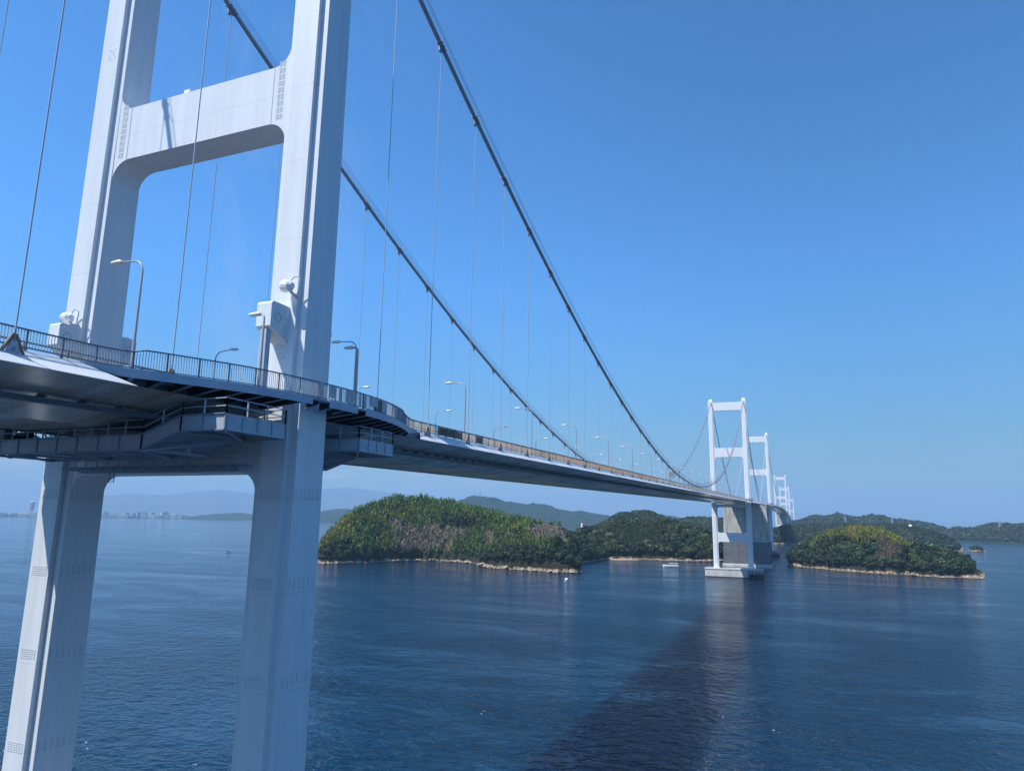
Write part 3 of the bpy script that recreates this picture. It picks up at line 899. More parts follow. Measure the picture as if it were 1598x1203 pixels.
def bulge(root, t, side, full):
    """the footway that bows out round a tower leg: slab, edge beam, ribs"""
    x0 = xk(t); sg = side
    dys = sorted(set(np.round(np.arange(-20.6, 24.5, 0.75), 2).tolist()+[-3.3, -3.2, 3.2, 3.3]))
    sl = MB(); sec = []
    for d in dys:
        y = t+d; z = zk(y); o = bulge_x(d)+0.05; i = 16.9 if abs(d) < 3.25 else 13.22
        i = min(i, o-0.03)
        sec.append([(x0+sg*i, y, z+RB-0.20), (x0+sg*o, y, z+RB-0.20), (x0+sg*o, y, z+RB-0.005), (x0+sg*i, y, z+RB-0.005)])
    sl.loft(sec); sl.build('bowed_footway', M['steel'], root)
    fa = MB(); sec = []
    def outl(d0, d1):
        sec = []
        for d in [q for q in dys if d0 <= q <= d1]:
            y = t+d; z = zk(y); o = bulge_x(d)
            h = 0.62*min(1.0, (min(d+20.7, 24.5-d))/3.0+0.15)
            sec.append([(x0+sg*(o+0.06), y, z+RB-h), (x0+sg*(o+0.12), y, z+RB-h), (x0+sg*(o+0.12), y, z+RB+0.05), (x0+sg*(o+0.06), y, z+RB+0.05)])
        return sec
    if full:
        for (a, b) in ((-20.6, -2.0), (-0.9, 4.6), (5.4, 24.4)): fa.loft(outl(a, b))
    else:
        fa.loft(outl(-20.6, 24.4))
    fa.build('edge_beam', M['steel_light'], root)
    if not full: return
    for d in np.arange(-17.4, 22.0, 1.95):
        y = t+d; z = zk(y); o = bulge_x(d)+0.02; i = 16.95 if abs(d) < 3.25 else 13.25
        if o-i < 0.4: continue
        dp = 0.55; di = 0.62 if abs(d) < 3.25 else 0.9
        fr = 0.04
        rb = MB()
        rb.hexa([(x0+sg*i, y-fr, z+RB-0.2-di), (x0+sg*o, y-fr, z+RB-dp), (x0+sg*o, y+fr, z+RB-dp), (x0+sg*i, y+fr, z+RB-0.2-di),
                 (x0+sg*i, y-fr, z+RB-0.21), (x0+sg*o, y-fr, z+RB-0.21), (x0+sg*o, y+fr, z+RB-0.21), (x0+sg*i, y+fr, z+RB-0.21)])
        fr = 0.16
        rb.hexa([(x0+sg*i, y-fr, z+RB-0.25-di), (x0+sg*o, y-fr, z+RB-0.05-dp), (x0+sg*o, y+fr, z+RB-0.05-dp), (x0+sg*i, y+fr, z+RB-0.25-di),
                 (x0+sg*i, y-fr, z+RB-0.203-di), (x0+sg*o, y-fr, z+RB-0.003-dp), (x0+sg*o, y+fr, z+RB-0.003-dp), (x0+sg*i, y+fr, z+RB-0.203-di)], 1)
        rb.build('rib', [M['dark'], M['steel_light']], root)
for s in (-1, 1):
    bulge(D1, 0.0, s, True)
    bulge(D1, 600.0, s, False)
bulge(D2, 1020.0, 1, False); bulge(D2, 2040.0, 1, False)

# ------------------------------------------------------------------ railings
def railing(ya, yb, side, label, npanel, step=2.35, far=False):
    root = thing('pedestrian_railing', label, 'railing', (0, 0, 0), 0, 'footway railings')
    # march along the edge in equal steps
    pts = []; y = ya
    while y < yb:
        pts.append(y)
        slope = (edge_x(y+0.4)-edge_x(y-0.4))/0.8
        y += step/math.sqrt(1+slope*slope)
    P = [Vector((xk(y)+side*edge_x(y), y, zk(y)+RB)) for y in pts]
    H = 1.32
    def hgt(y): return H + (0.22 if near_tower(y) < 17 else 0.0)
    top = MB(); low = MB()
    fine = []
    for k in range(len(P)-1):
        n = 3 if near_tower(pts[k]) < 26 else 1
        for j in range(n):
            y = pts[k]+(pts[k+1]-pts[k])*j/n
            fine.append(y)
    fine.append(pts[-1])
    def strip(z0, z1, w):
        return [[(xk(y)+side*edge_x(y)-w, y, zk(y)+RB+z0(y)), (xk(y)+side*edge_x(y)+w, y, zk(y)+RB+z0(y)),
                 (xk(y)+side*edge_x(y)+w, y, zk(y)+RB+z1(y)), (xk(y)+side*edge_x(y)-w, y, zk(y)+RB+z1(y))] for y in fine]
    MB().loft(strip(lambda y: hgt(y)-0.09, lambda y: hgt(y), 0.055)).build('top_rail', M['rail'], root)
    MB().loft(strip(lambda y: 0.10, lambda y: 0.16, 0.03)).build('bottom_rail', M['rail'], root)
    # panels and posts, nearest ones as parts of their own
    order = sorted(range(len(P)-1), key=lambda i: (P[i]-CAM).length)
    near = set(order[:npanel])
    def post_mb(mb, i):
        p = P[i]; h = hgt(p.y)-0.09
        mb.box(p.x-0.05, p.x+0.05, p.y-0.045, p.y+0.045, p.z-0.02, p.z+h)
        mb.box(p.x-0.09, p.x+0.09, p.y-0.09, p.y+0.09, p.z+0.0, p.z+0.03)
    def panel_mb(mb, i):
        a, b = P[i], P[i+1]; n = 12
        for j in range(1, n):
            y = a.y+(b.y-a.y)*j/n
            x = xk(y)+side*edge_x(y); z = zk(y)+RB; h = hgt(y)-0.085
            dx_ = 0.022 if y < 20 else 0.027
            mb.box(x-dx_, x+dx_, y-0.013, y+0.013, z+0.15, z+h)
    rest_p, rest_b = MB(), MB()
    for i in range(len(P)-1):
        if i in near:
            mb = MB(); post_mb(mb, i); mb.build('post', M['rail'], root)
            mb = MB(); panel_mb(mb, i); mb.build('baluster_panel', M['baluster'] if P[i].y < 22 else M['baluster_tan'], root)
        else:
            post_mb(rest_p, i); panel_mb(rest_b, i)
    if rest_p.v:
        tag(rest_p.build('railing_posts', M['rail'], root), kind='stuff')
        tag(rest_b.build('baluster_panels', M['baluster_pale'], root), kind='stuff')
    return root, P, pts, hgt
RR, RP, Ry, Rh = railing(-48.0, 640.0, 1, 'dark blue footway railing along the near edge of the deck, tan with dirt farther off', 100)
railing(-48.0, 640.0, -1, 'footway railing along the far edge of the deck', 0, step=4.7)
railing(770.5, 2200.0, 1, 'footway railing of the middle bridge beyond the anchor block', 0, step=7.0)

# dirty infill sheets behind the balusters
npan = 0; rest_t, rest_pale = MB(), MB()
for i in range(len(RP)-1):
    a, b = RP[i], RP[i+1]; y = a.y
    if y < 2.0: continue
    if y > 46 or (y < 24 and random.random() < 0.62) or (y > 24 and random.random() < 0.45): continue
    h = Rh(y)-0.14
    mb = MB()
    # sheet just inside the balusters
    n = 3
    sec = []
    for j in range(n+1):
        yy = a.y+0.07+(b.y-a.y-0.14)*j/n; x = xk(yy)+edge_x(yy)-0.06; z = zk(yy)+RB
        sec.append([(x-0.012, yy, z+0.18), (x, yy, z+0.18), (x, yy, z+h), (x-0.012, yy, z+h)])
    if y > 150:
        rest_pale.loft(sec)
    elif npan < 98 and y < 150:
        if y < 20: mt_ = M['infill_pale'] if random.random() < 0.6 else M['infill_blue']
        elif y < 45: mt_ = random.choice([M['infill_tan'], M['infill_blue'], M['infill_tan'], M['infill_pale']])
        else: mt_ = random.choice([M['infill_tan']]*6+[M['infill_pale']])
        mb.loft(sec); mb.build('infill_sheet', mt_, RR); npan += 1

# torn white sheets tied to the railing where it passes the tower
for (d0, d1, tear) in ((-1.9, -1.3, 0.1), (-0.6, 0.5, 0.35), (0.9, 1.3, 0.1), (2.0, 3.6, 0.15), (4.2, 4.7, 0.3), (5.2, 5.6, 0.1), (6.2, 8.0, 0.5), (9.0, 10.3, 0.2), (13.6, 14.0, 0.6)):
    sec = []; n = 6
    for j in range(n+1):
        d = d0+(d1-d0)*j/n; x = edge_x(d)+0.10+0.03*math.sin(j*2.1); z = zk(d)+RB
        lo = 0.1+tear*random.random(); hi = Rh(d)-0.05-0.25*tear*random.random()
        sec.append([(x, d, z+lo), (x+0.012, d, z+lo), (x+0.012, d, z+hi), (x, d, z+hi)])
    MB().loft(sec).build('torn_sheet', M['sheet'], RR)

# road guard rails behind the railing
def guard_rail(x, ya, yb, label):
    root = thing('guard_rail', label, 'guard rail', (0, 0, 0), 0, 'road guard rails')
    for zz, h in ((0.62, 0.09), (0.96, 0.11)):
        sec = []
        for y in np.arange(ya, yb+0.1, 6.0):
            z = zk(y)+RB+zz
            sec.append([(x-0.05, y, z), (x+0.05, y, z), (x+0.05, y, z+h), (x-0.05, y, z+h)])
        MB().loft(sec).build('beam', M['rust'] if zz < 0.7 else M['rail'], root)
    near = MB(); n = 0
    for y in np.arange(ya+1, yb, 3.0):
        z = zk(y)+RB
        if n < 60:
            MB().box(x-0.14, x-0.05, y-0.06, y+0.06, z-0.02, z+1.08).build('post', M['rail'], root)
        else: near.box(x-0.14, x-0.05, y-0.06, y+0.06, z-0.02, z+1.08)
        n += 1
    tag(near.build('railing_posts', M['rail'], root), kind='stuff')
guard_rail(10.9, -48, 580, 'low two-bar guard rail between the road and the near footway')
guard_rail(-10.9, -48, 580, 'low two-bar guard rail along the far side of the road')

# ------------------------------------------------------------------ main cables
def cable_first(y):
    if 0 <= y <= 600: return 124.2-0.4544*y+8.374e-4*y*y
    if y < 0:
        t = -y/150.0; a, b = 124.2, zk(-150)+1.5
        return a+(b-a)*t-4*9.0*t*(1-t)
    t = (y-600)/170.0; a, b = cable_first(600), zk(770)+2.0
    return a+(b-a)*t-4*6.0*t*(1-t)
def span_fn(y0, z0, y1, z1, sag):
    def fn(y):
        t = (y-y0)/(y1-y0)
        return z0+(z1-z0)*t-4*sag*t*(1-t)
    return fn
def main_cable(side, segs, label, near):
    root = thing('main_cable', label, 'suspension cable', (0, 0, 0), 0, 'main suspension cables')
    strand = MB(); ropes = MB(); pts = []
    for (fn, ya, yb, st) in segs:
        for y in np.arange(ya, yb+0.01, st):
            p = (xk(y)+side*HX, y, fn(y))
            if not pts or (Vector(p)-Vector(pts[-1])).length > 0.5: pts.append(p)
    strand.tube(pts, 0.31 if near else 0.32, 10 if near else 6)
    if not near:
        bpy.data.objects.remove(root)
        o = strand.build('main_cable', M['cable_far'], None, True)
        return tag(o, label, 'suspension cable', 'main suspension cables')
    strand.build('strand', M['cable'], root, True)
    if near:
        for dx in (-0.42, 0.42):
            ropes.tube([(p[0]+dx, p[1], p[2]+1.45) for p in pts], 0.035, 4, cap=False)
            ropes.tube([(p[0]+dx*0.9, p[1], p[2]+0.95) for p in pts], 0.03, 4, cap=False)
        ropes.build('hand_rope', M['clamp'], root)
    return root
first = [(cable_first, -150, 0, 6.0), (cable_first, 0, 600, 6.0), (cable_first, 600, 770, 8.5)]
main_cable(1, first, 'near-side main cable of the first span, dipping to the deck before the second tower', True)
main_cable(-1, first, 'far-side main cable of the first span, passing behind the near tower', True)
z4 = zk(770)+2
zc3, zc4, zc5, zc6 = 170.5, 172.0, 164.0, 156.0
a7 = zk(2290)+2
second = [(span_fn(790, zk(790)+2, 1020, zc3, 7), 790, 1020, 10.0), (span_fn(1020, zc3, 2040, zc4, 91.0), 1020, 2040, 20.0), (span_fn(2040, zc4, 2285, a7, 7), 2040, 2285, 12.0)]
third = [(span_fn(2295, a7, 2545, zc5, 7), 2295, 2545, 12.0), (span_fn(2545, zc5, 3575, zc6, 98.0), 2545, 3575, 24.0), (span_fn(3575, zc6, 3860, zk(3860)+2, 7), 3575, 3860, 15.0)]
main_cable(1, second, 'near-side cable of the middle bridge seen beside the third tower', False)
main_cable(-1, second, 'far-side cable of the middle bridge seen through the second tower', False)
main_cable(1, third, 'tiny near-side cable of the farthest bridge', False)
main_cable(-1, third, 'tiny far-side cable of the farthest bridge', False)

# ------------------------------------------------------------------ hangers
rope_me = MB().tube([(0, 0, 0), (0, 0, 1)], 0.052, 6).mesh('rope', M['rope'])
cl = MB(); cl.tube([(0, -0.85, 0), (0, -0.78, 0), (0, 0.78, 0), (0, 0.85, 0)], [0.33, 0.39, 0.39, 0.33], 10)
for s in (-0.7, 0, 0.7): cl.box(-0.5, 0.5, s-0.08, s+0.08, -0.12, 0.12)
cl.prism_x([(-0.5, -0.42), (0.5, -0.42), (0.2, -1.25), (-0.2, -1.25)], -0.09, 0.09)
cl.tube([(-0.42, -0.9, 0.3), (-0.42, -0.9, 1.55)], 0.045, 5); cl.tube([(0.42, -0.9, 0.3), (0.42, -0.9, 1.55)], 0.045, 5)
clamp_me = cl.mesh('cable_clamp', M['clamp'])
an = MB()
for s in (-1, 1): an.bar((0, s*1.15, -0.35), (0, s*0.12, 1.75), 0.26, 0.24, 1, up=(1, 0, 0))
an.prism_x([(-0.75, -0.35), (0.75, -0.35), (0.28, 1.0), (-0.28, 1.0)], -0.12, 0.12, 0)
an.tube([(0.11, 0, 0.15), (0.17, 0, 0.15)], 0.24, 10, 2)
an.tube([(0, 0, 0.9), (0, 0, 2.3)], [0.16, 0.10], 8, 2)
an.box(-0.25, 0.25, -1.4, 1.4, -0.45, -0.30, 0)
anchor_me = an.mesh('anchor_bracket', [M['steel_light'], M['rust'], M['clamp']])
def hanger(y, side, label, fn):
    z0 = zk(y)+0.75; z1 = fn(y)
    root = thing('hanger', label, 'hanger cable', (xk(y)+side*HX, y, z0), 0, 'hangers of the near cable' if side > 0 else 'hangers of the far cable')
    def child(name, me, loc, sc=(1, 1, 1), rx=0):
        o = bpy.data.objects.new(name, me); COL.objects.link(o); o.parent = root
        o.location = loc; o.scale = sc; o.rotation_euler = (rx, 0, 0)
    if z1-z0 > 3.0: child('rope', rope_me, (0, 0, 0.9), (1, 1, z1-z0-1.9))
    sl = math.atan((fn(y+1)-fn(y-1))/2)
    child('cable_clamp', clamp_me, (0, 0, z1-z0), (1, 1, 1), sl)
    child('anchor_bracket', anchor_me, (0, 0, -0.1), (0.7, 0.58, 0.58))
for s in (1, -1):
    for k in range(49):
        y = 14.4+11.9*k
        hanger(y, s, '%s thin hanger from the near tower towards the second, on the %s cable' % (ordinal(k+1), 'near-side' if s > 0 else 'far-side'), cable_first)
    for k in range(3):
        hanger(-13.9-11.7*k, s, '%s hanger on the camera side of the near tower, on the %s cable' % (ordinal(k+1), 'near-side' if s > 0 else 'far-side'), cable_first)
    for k in range(12):
        hanger(614.4+11.9*k, s, '%s hanger beyond the second tower, on the %s cable' % (ordinal(k+1), 'near-side' if s > 0 else 'far-side'), cable_first)

# ------------------------------------------------------------------ lamps
def make_lamp(name, label, h, arm, group):
    root = thing(name, label, 'street lamp', (0, 0, 0), 0, group)
    r = 1.0 if arm > 1.5 else 0.3
    pts = [(0, 0, 0), (0, 0, 1.2), (0, 0, h-r)]
    n = 6
    for i in range(1, n+1):
        t = math.pi/2*i/n
        pts.append((-(r-r*math.cos(t)), 0, h-r+r*math.sin(t)*0.95))
    pts.append((-arm, 0, h+0.05))
    rad = [0.13, 0.12, 0.085]+[0.07]*n+[0.055]
    MB().tube(pts, rad, 8).build('pole', M['lamp'], root, True)
    hd = MB()
    a = -arm+0.1
    hd.loft([[(a, -0.10, h+0.0), (a, 0.10, h+0.0), (a, 0.10, h+0.14), (a, -0.10, h+0.14)],
             [(a-0.35, -0.22, h-0.05), (a-0.35, 0.22, h-0.05), (a-0.35, 0.18, h+0.22), (a-0.35, -0.18, h+0.22)],
             [(a-1.15, -0.20, h-0.03), (a-1.15, 0.20, h-0.03), (a-1.15, 0.14, h+0.17), (a-1.15, -0.14, h+0.17)],
             [(a-1.25, -0.12, h+0.0), (a-1.25, 0.12, h+0.0), (a-1.25, 0.10, h+0.12), (a-1.25, -0.10, h+0.12)]])
    hd.build('lamp_head', M['lamp_head'], root, True)
    MB().box(-0.2, 0.2, -0.2, 0.2, 0.0, 0.05).build('base_plate', M['lamp'], root)
    return root
road_lamp = make_lamp('street_lamp', 'tall curved lamp on the near road edge, arm reaching over the road', 9.15, 2.3, 'lamps along the near road edge')
lamps_near = [-15.8+28.4*k for k in range(22)]
for k, y in enumerate(lamps_near):
    o = road_lamp if k == 0 else dup(road_lamp, (0, 0, 0))
    o.location = (11.9, y, zk(y)+RB)
    if k == 0: o['label'] = 'tall curved lamp standing before the farther leg of the near tower'
    elif k == 1: o['label'] = 'tall curved lamp just past the nearer leg of the near tower'
    else: o['label'] = '%s tall curved lamp on the near road edge, counted from the near tower' % ordinal(k)
for k in range(22):
    y = 11.5+28.4*k
    o = dup(road_lamp, (-7.8, y, zk(y)+RB), math.pi, '%s curved lamp on the far road edge, counted from the near tower' % ordinal(k+1), 'lamps along the far road edge')
wl = make_lamp('footway_lamp', 'short-armed lamp on the bowed footway, beside the faired box on its post', 6.2, 0.45, 'short-armed lamps on the bowed footway')
wl.location = (17.3, -8.3, zk(-8.3)+RB)
dup(wl, (17.5, 4.9, zk(4.9)+RB), None, 'short-armed lamp on the bowed footway, just past the nearer tower leg')

# road sign seen from behind
rs = thing('road_sign', 'small square road sign on a pole above the railing near the second tower', 'road sign', (9.5, 235, zk(235)+RB))
MB().tube([(0, 0, 0), (0, 0, 6.0)], 0.07, 6).build('pole', M['lamp'], rs)
sg = MB(); sg.box(-0.9, 0.9, -0.05, -0.02, 4.0, 6.0, 0); sg.box(-0.95, 0.95, -0.02, 0.03, 3.95, 6.05, 1); sg.box(-0.12, 0.12, -0.06, -0.05, 4.4, 5.6, 2); sg.box(-0.5, 0.5, -0.06, -0.05, 5.2, 5.4, 2)
sg.build('sign_panel', [M['infill_pale'], M['steel'], M['rust']], rs)

# ------------------------------------------------------------------ inspection gantries under the deck
def gantry(y0, y1, label, mirror=False):
    root = thing('inspection_gantry', label, 'inspection gantry', (0, 0, 0), 0, 'inspection gantries round the near tower')
    # path along X of the walkway: (x, z of floor)
    path = [(-17.5, 53.1), (-13.0, 53.0), (-10.0, 51.7), (9.6, 51.7), (13.6, 53.05), (18.0, 53.05)]
    H = 1.25
    side = MB()
    for yy in (y0, y1):
        for (a, b) in zip(path[:-1], path[1:]):
            side.hexa([(a[0], yy-0.05, a[1]), (b[0], yy-0.05, b[1]), (b[0], yy+0.05, b[1]), (a[0], yy+0.05, a[1]),
                       (a[0], yy-0.05, a[1]+H), (b[0], yy-0.05, b[1]+H), (b[0], yy+0.05, b[1]+H), (a[0], yy+0.05, a[1]+H)])
    for (x, z) in (path[0], path[-1]):
        side.box(x-0.052, x+0.052, y0+0.052, y1-0.052, z+0.003, z+H-0.003)
    side.build('side_girder', M['gantry'], root)
    st = MB()
    for yy, o in ((y0, -0.085), (y1, 0.085)):
        for (a, b) in zip(path[:-1], path[1:]):
            n = max(1, int(abs(b[0]-a[0])/2.2))
            for i in range(n+1):
                t = i/n; x = a[0]+(b[0]-a[0])*t; z = a[1]+(b[1]-a[1])*t
                st.box(x-0.05, x+0.05, yy+o-0.035, yy+o+0.035, z+0.05, z+H-0.02)
            st.bar((a[0], yy+o, a[1]), (b[0], yy+o, b[1]), 0.2, 0.10)
            st.bar((a[0], yy+o, a[1]+H), (b[0], yy+o, b[1]+H), 0.2, 0.08)
    for (x, z) in (path[-1],):
        n = 4
        for i in range(n+1):
            yy = y0+(y1-y0)*i/n; st.box(x+0.055, x+0.11, yy-0.05, yy+0.05, z+0.05, z+H-0.02)
    st.build('stiffener', M['steel'], root)
    hr = MB()
    def rail_line(p, q):
        n = max(1, round((Vector(q)-Vector(p)).length/2.0))
        for i in range(n+1):
            t = i/n; c = Vector(p)+(Vector(q)-Vector(p))*t
            hr.box(c.x-0.05, c.x+0.05, c.y-0.05, c.y+0.05, c.z, c.z+1.2)
        for h in (0.6, 1.2): hr.bar((p[0], p[1], p[2]+h), (q[0], q[1], q[2]+h), 0.07, 0.07)
    for yy in (y0, y1):
        for (a, b) in zip(path[:-1], path[1:]): rail_line((a[0], yy, a[1]+H), (b[0], yy, b[1]+H))
    for (x, z) in (path[0], path[-1]): rail_line((x, y0, z+H), (x, y1, z+H))
    hr.build('handrail', M['steel_light'], root)
    fl = MB()
    for (a, b) in zip(path[:-1], path[1:]):
        fl.hexa([(a[0], y0+0.06, a[1]+0.3), (b[0], y0+0.06, b[1]+0.3), (b[0], y1-0.06, b[1]+0.3), (a[0], y1-0.06, a[1]+0.3),
                 (a[0], y0+0.06, a[1]+0.36), (b[0], y0+0.06, b[1]+0.36), (b[0], y1-0.06, b[1]+0.36), (a[0], y1-0.06, a[1]+0.36)])
    fl.build('floor', M['steel'], root)
    br = MB()
    xs = [-17.5, -13, -10, -6.1, -2.2, 1.7, 5.6, 9.6, 13.6, 18.0]
    zf = lambda x: float(np.interp(x, [p[0] for p in path], [p[1] for p in path]))
    for i, x in enumerate(xs):
        br.bar((x, y0, zf(x)+0.08), (x, y1, zf(x)+0.08), 0.22, 0.2)
        if i+1 < len(xs):
            x2 = xs[i+1]
            p, q = (y0, y1) if i % 2 else (y1, y0)
            br.bar((x, p, zf(x)-0.05), (x2, q, zf(x2)-0.05), 0.18, 0.14)
    br.build('floor_bracing', M['steel_light'], root)
    mc = MB()
    for (x, z) in ((-11.2, 53.3), (11.0, 53.2)):
        ym = (y0+y1)/2
        mc.box(x-0.7, x+0.7, ym-1.2, ym+1.2, z-0.4, z+0.55, 0)
        mc.tube([(x-1.0, ym-1.0, z+0.7), (x+1.0, ym-1.0, z+0.7)], 0.32, 9, 0)
        mc.tube([(x-1.0, ym+1.0, z+0.7), (x+1.0, ym+1.0, z+0.7)], 0.32, 9, 0)
        mc.box(x+0.9, x+1.7, ym-1.9, ym-1.1, z-0.1, z+0.9, 1)
        mc.bar((x, ym, z-1.6), (x, ym, z), 0.3, 0.3, 1)
        mc.bar((x-0.8, ym-1.6, z-0.6), (x+0.9, ym-0.3, z+0.9), 0.12, 0.12, 2)
    mc.build('drive_carriage', [M['dark'], M['steel_light'], M['rust']], root)
    return root
gantry(-12.2, -5.6, 'large grey inspection gantry slung under the deck, on the camera side of the tower')
gantry(5.2, 11.4, 'second grey inspection gantry under the deck, behind the nearer tower leg')

# catwalk along the lower cross beam of the near tower
cw = thing('beam_catwalk', 'narrow catwalk with handrail and hanging ladder on the lower cross beam of the near tower', 'catwalk', (0, 0, 0))
c = MB(); yb_ = -3.1
c.box(-11.5, 12.0, yb_-0.5, yb_+0.5, 51.15, 51.23); c.bar((-9.0, yb_-0.2, 50.8), (11, yb_-0.2, 50.8), 0.3, 0.34)
c.build('walkboard', M['steel'], cw)
c = MB()
for k in range(16):
    x = -11+k*1.5; c.box(x-0.04, x+0.04, yb_-0.5, yb_-0.42, 51.2, 52.35); c.box(x-0.06, x+0.06, yb_, yb_+1.2, 50.95, 51.14)
for z in (51.75, 52.3): c.box(-11, 11.6, yb_-0.49, yb_-0.43, z, z+0.06)
c.build('handrail', M['steel_light'], cw)
c = MB()
for s in (-0.35, 0.35): c.box(-4.6+s-0.03, -4.6+s+0.03, yb_-0.2, yb_-0.14, 49.7, 51.1)
for k in range(4): c.box(-4.95, -4.25, yb_-0.2, yb_-0.14, 49.75+k*0.33, 49.8+k*0.33)
c.build('ladder', M['steel'], cw)

# white tie plates seen in the slot between deck and tower leg
tp = thing('tower_link', 'white link plates in the gap between the girder and the nearer tower leg', 'link plate', (0, 0, 0))
MB().box(12.0, 12.6, -2.4, -1.8, 53.6, 56.6).build('link_plate', M['white'], tp)
MB().box(12.0, 12.5, -1.6, 1.6, 55.4, 56.0).build('pin', M['dark'], tp)

# ------------------------------------------------------------------ land
def fnoise(P, s, seed=0):
    """cheap smooth value noise at numpy points (n,2)"""
    x = P[:, 0]*s+seed*17.3; y = P[:, 1]*s+seed*9.1
    xi = np.floor(x).astype(int); yi = np.floor(y).astype(int)
    fx = x-xi; fy = y-yi; fx = fx*fx*(3-2*fx); fy = fy*fy*(3-2*fy)
    def h(a, b):
        v = np.sin(a*127.1+b*311.7+seed*74.7)*43758.5453
        return v-np.floor(v)
    return (h(xi, yi)*(1-fx)+h(xi+1, yi)*fx)*(1-fy)+(h(xi, yi+1)*(1-fx)+h(xi+1, yi+1)*fx)*fy
def fbm(P, s, seed=0, o=4):
    r = 0; a = 0.5
    for i in range(o):
        r = r+a*fnoise(P, s*2**i, seed+i); a *= 0.5
    return r/(1-0.5**o)
class Land:
    def __init__(s, knots, cliff=2.6, rough=0.08, back=0.9, seed=1, nu=120, nv=40, jag=2.0, vr=0.55):
        K = np.array(knots, float)
        s.K = K; s.cliff = cliff; s.rough = rough; s.seed = seed; s.back = back; s.jag = jag; s.vr = vr
        d = np.r_[0, np.cumsum(np.hypot(np.diff(K[:, 2]), np.diff(K[:, 3])))]
        s.t = d/d[-1]; s.len = d[-1]
        s.nu, s.nv = nu, nv
    def at(s, u, v):
        """u along 0..1, v from front shore 0 over the ridge (vr) to the back shore 1 -> xyz"""
        u = np.asarray(u, float); v = np.asarray(v, float)
        g = lambda c: np.interp(u, s.t, s.K[:, c])
        fx, fy, rx, ry, H = g(0), g(1), g(2), g(3), g(4)
        bx, by = rx+(rx-fx)*s.back, ry+(ry-fy)*s.back
        a = np.clip(v/s.vr, 0, 1); b = np.clip((v-s.vr)/(1-s.vr), 0, 1)
        x = fx+(rx-fx)*a+(bx-rx)*b; y = fy+(ry-fy)*a+(by-ry)*b
        P = np.stack([x, y], -1).reshape(-1, 2)
        n = fbm(P, 0.03, s.seed).reshape(u.shape)-0.5
        n2 = fbm(P, 0.22, s.seed+5).reshape(u.shape)-0.5
        pf = np.sin(np.clip(a, 0, 1)*math.pi/2)**0.95*np.cos(b*math.pi/2)**0.9
        end = np.clip(np.minimum(u, 1-u)/0.03, 0, 1)
        kl = 0.35+1.5*fbm(P, 0.055, s.seed+9).reshape(u.shape)
        cl = s.cliff*kl*np.clip(np.minimum(a/0.05, (1-b)/0.05), 0, 1)*end
        z = cl*(1+n2*0.8)+np.maximum(H-s.cliff, 0)*pf*(1+n*s.rough*4)-0.8*(1-end)-np.where((a < 0.01) | (b > 0.99), 1.0, 0)
        # jagged shoreline
        j = s.jag*n2*2*np.exp(-a/0.12)
        L_ = np.hypot(rx-fx, ry-fy)+1e-6
        x = x-(rx-fx)/L_*j; y = y-(ry-fy)/L_*j
        return np.stack([x, y, z], -1)
    def build(s, name, mt):
        U, V = np.meshgrid(np.linspace(0, 1, s.nu), np.linspace(0, 1, s.nv)**1.0, indexing='ij')
        # finer near the front shore
        V = np.where(V < 0.4, V*V/0.4, V)
        P = s.at(U, V).reshape(-1, 3)
        me = bpy.data.meshes.new(name)
        i, j = np.meshgrid(np.arange(s.nu-1), np.arange(s.nv-1), indexing='ij')
        a = (i*s.nv+j).ravel()
        F = np.stack([a, a+s.nv, a+s.nv+1, a+1], -1)
        me.from_pydata(P.tolist(), [], F.tolist())
        me.materials.append(mt); me.update()
        o = bpy.data.objects.new(name, me); COL.objects.link(o)
        return tag(o, kind='structure')

ISLE_A = [(-395.2, 545.1, -431.7, 592.7, 1.0), (-383.7, 541.1, -420.7, 588.3, 13.6), (-376.1, 546.4, -413.2, 593.6, 27.2), (-368.8, 557.5, -405.6, 605.0, 40.4), (-361.3, 568.8, -397.6, 616.7, 49.7), (-356.9, 597.4, -392.0, 646.1, 59.0), (-346.3, 618.3, -380.1, 668.0, 62.6), (-335.3, 640.1, -367.5, 690.8, 63.4), (-301.5, 650.3, -330.7, 702.8, 60.1), (-257.1, 629.1, -283.7, 682.9, 54.6), (-224.2, 627.7, -248.0, 682.8, 45.0), (-198.6, 633.5, -220.1, 689.6, 41.2), (-176.5, 648.6, -195.5, 705.5, 36.0), (-165.9, 692.6, -183.0, 750.1, 18.7), (-163.8, 748.7, -179.6, 806.5, 3.9), (-161.4, 788.4, -176.4, 846.5, 1.0)]
LOBE = [(-250.1, 621.7, -256.9, 636.3, 1.0), (-229.0, 590.6, -235.8, 605.1, 6.2), (-214.1, 579.5, -220.8, 594.1, 12.5), (-194.8, 572.3, -201.1, 587.1, 15.7), (-173.8, 567.1, -179.6, 582.0, 17.0), (-153.5, 562.0, -158.8, 577.1, 15.9), (-138.1, 560.6, -142.9, 575.8, 11.2), (-130.7, 565.3, -135.3, 580.6, 6.7), (-129.6, 577.5, -134.1, 592.8, 1.0)]
SHORE_B = [(-197.1, 770.3, -223.7, 856.3, 15.8), (-184.1, 779.8, -209.0, 866.2, 24.3), (-171.0, 789.3, -194.3, 876.3, 29.5), (-154.5, 801.4, -175.6, 888.9, 35.6), (-127.6, 821.0, -145.3, 909.3, 38.6), (-95.3, 812.7, -109.6, 901.6, 38.3), (-66.3, 818.3, -77.6, 907.6, 31.3), (-46.0, 832.8, -55.2, 922.3, 23.4), (-19.7, 867.1, -26.0, 956.9, 16.7), (7.1, 919.4, 3.4, 1009.3, 7.7)]
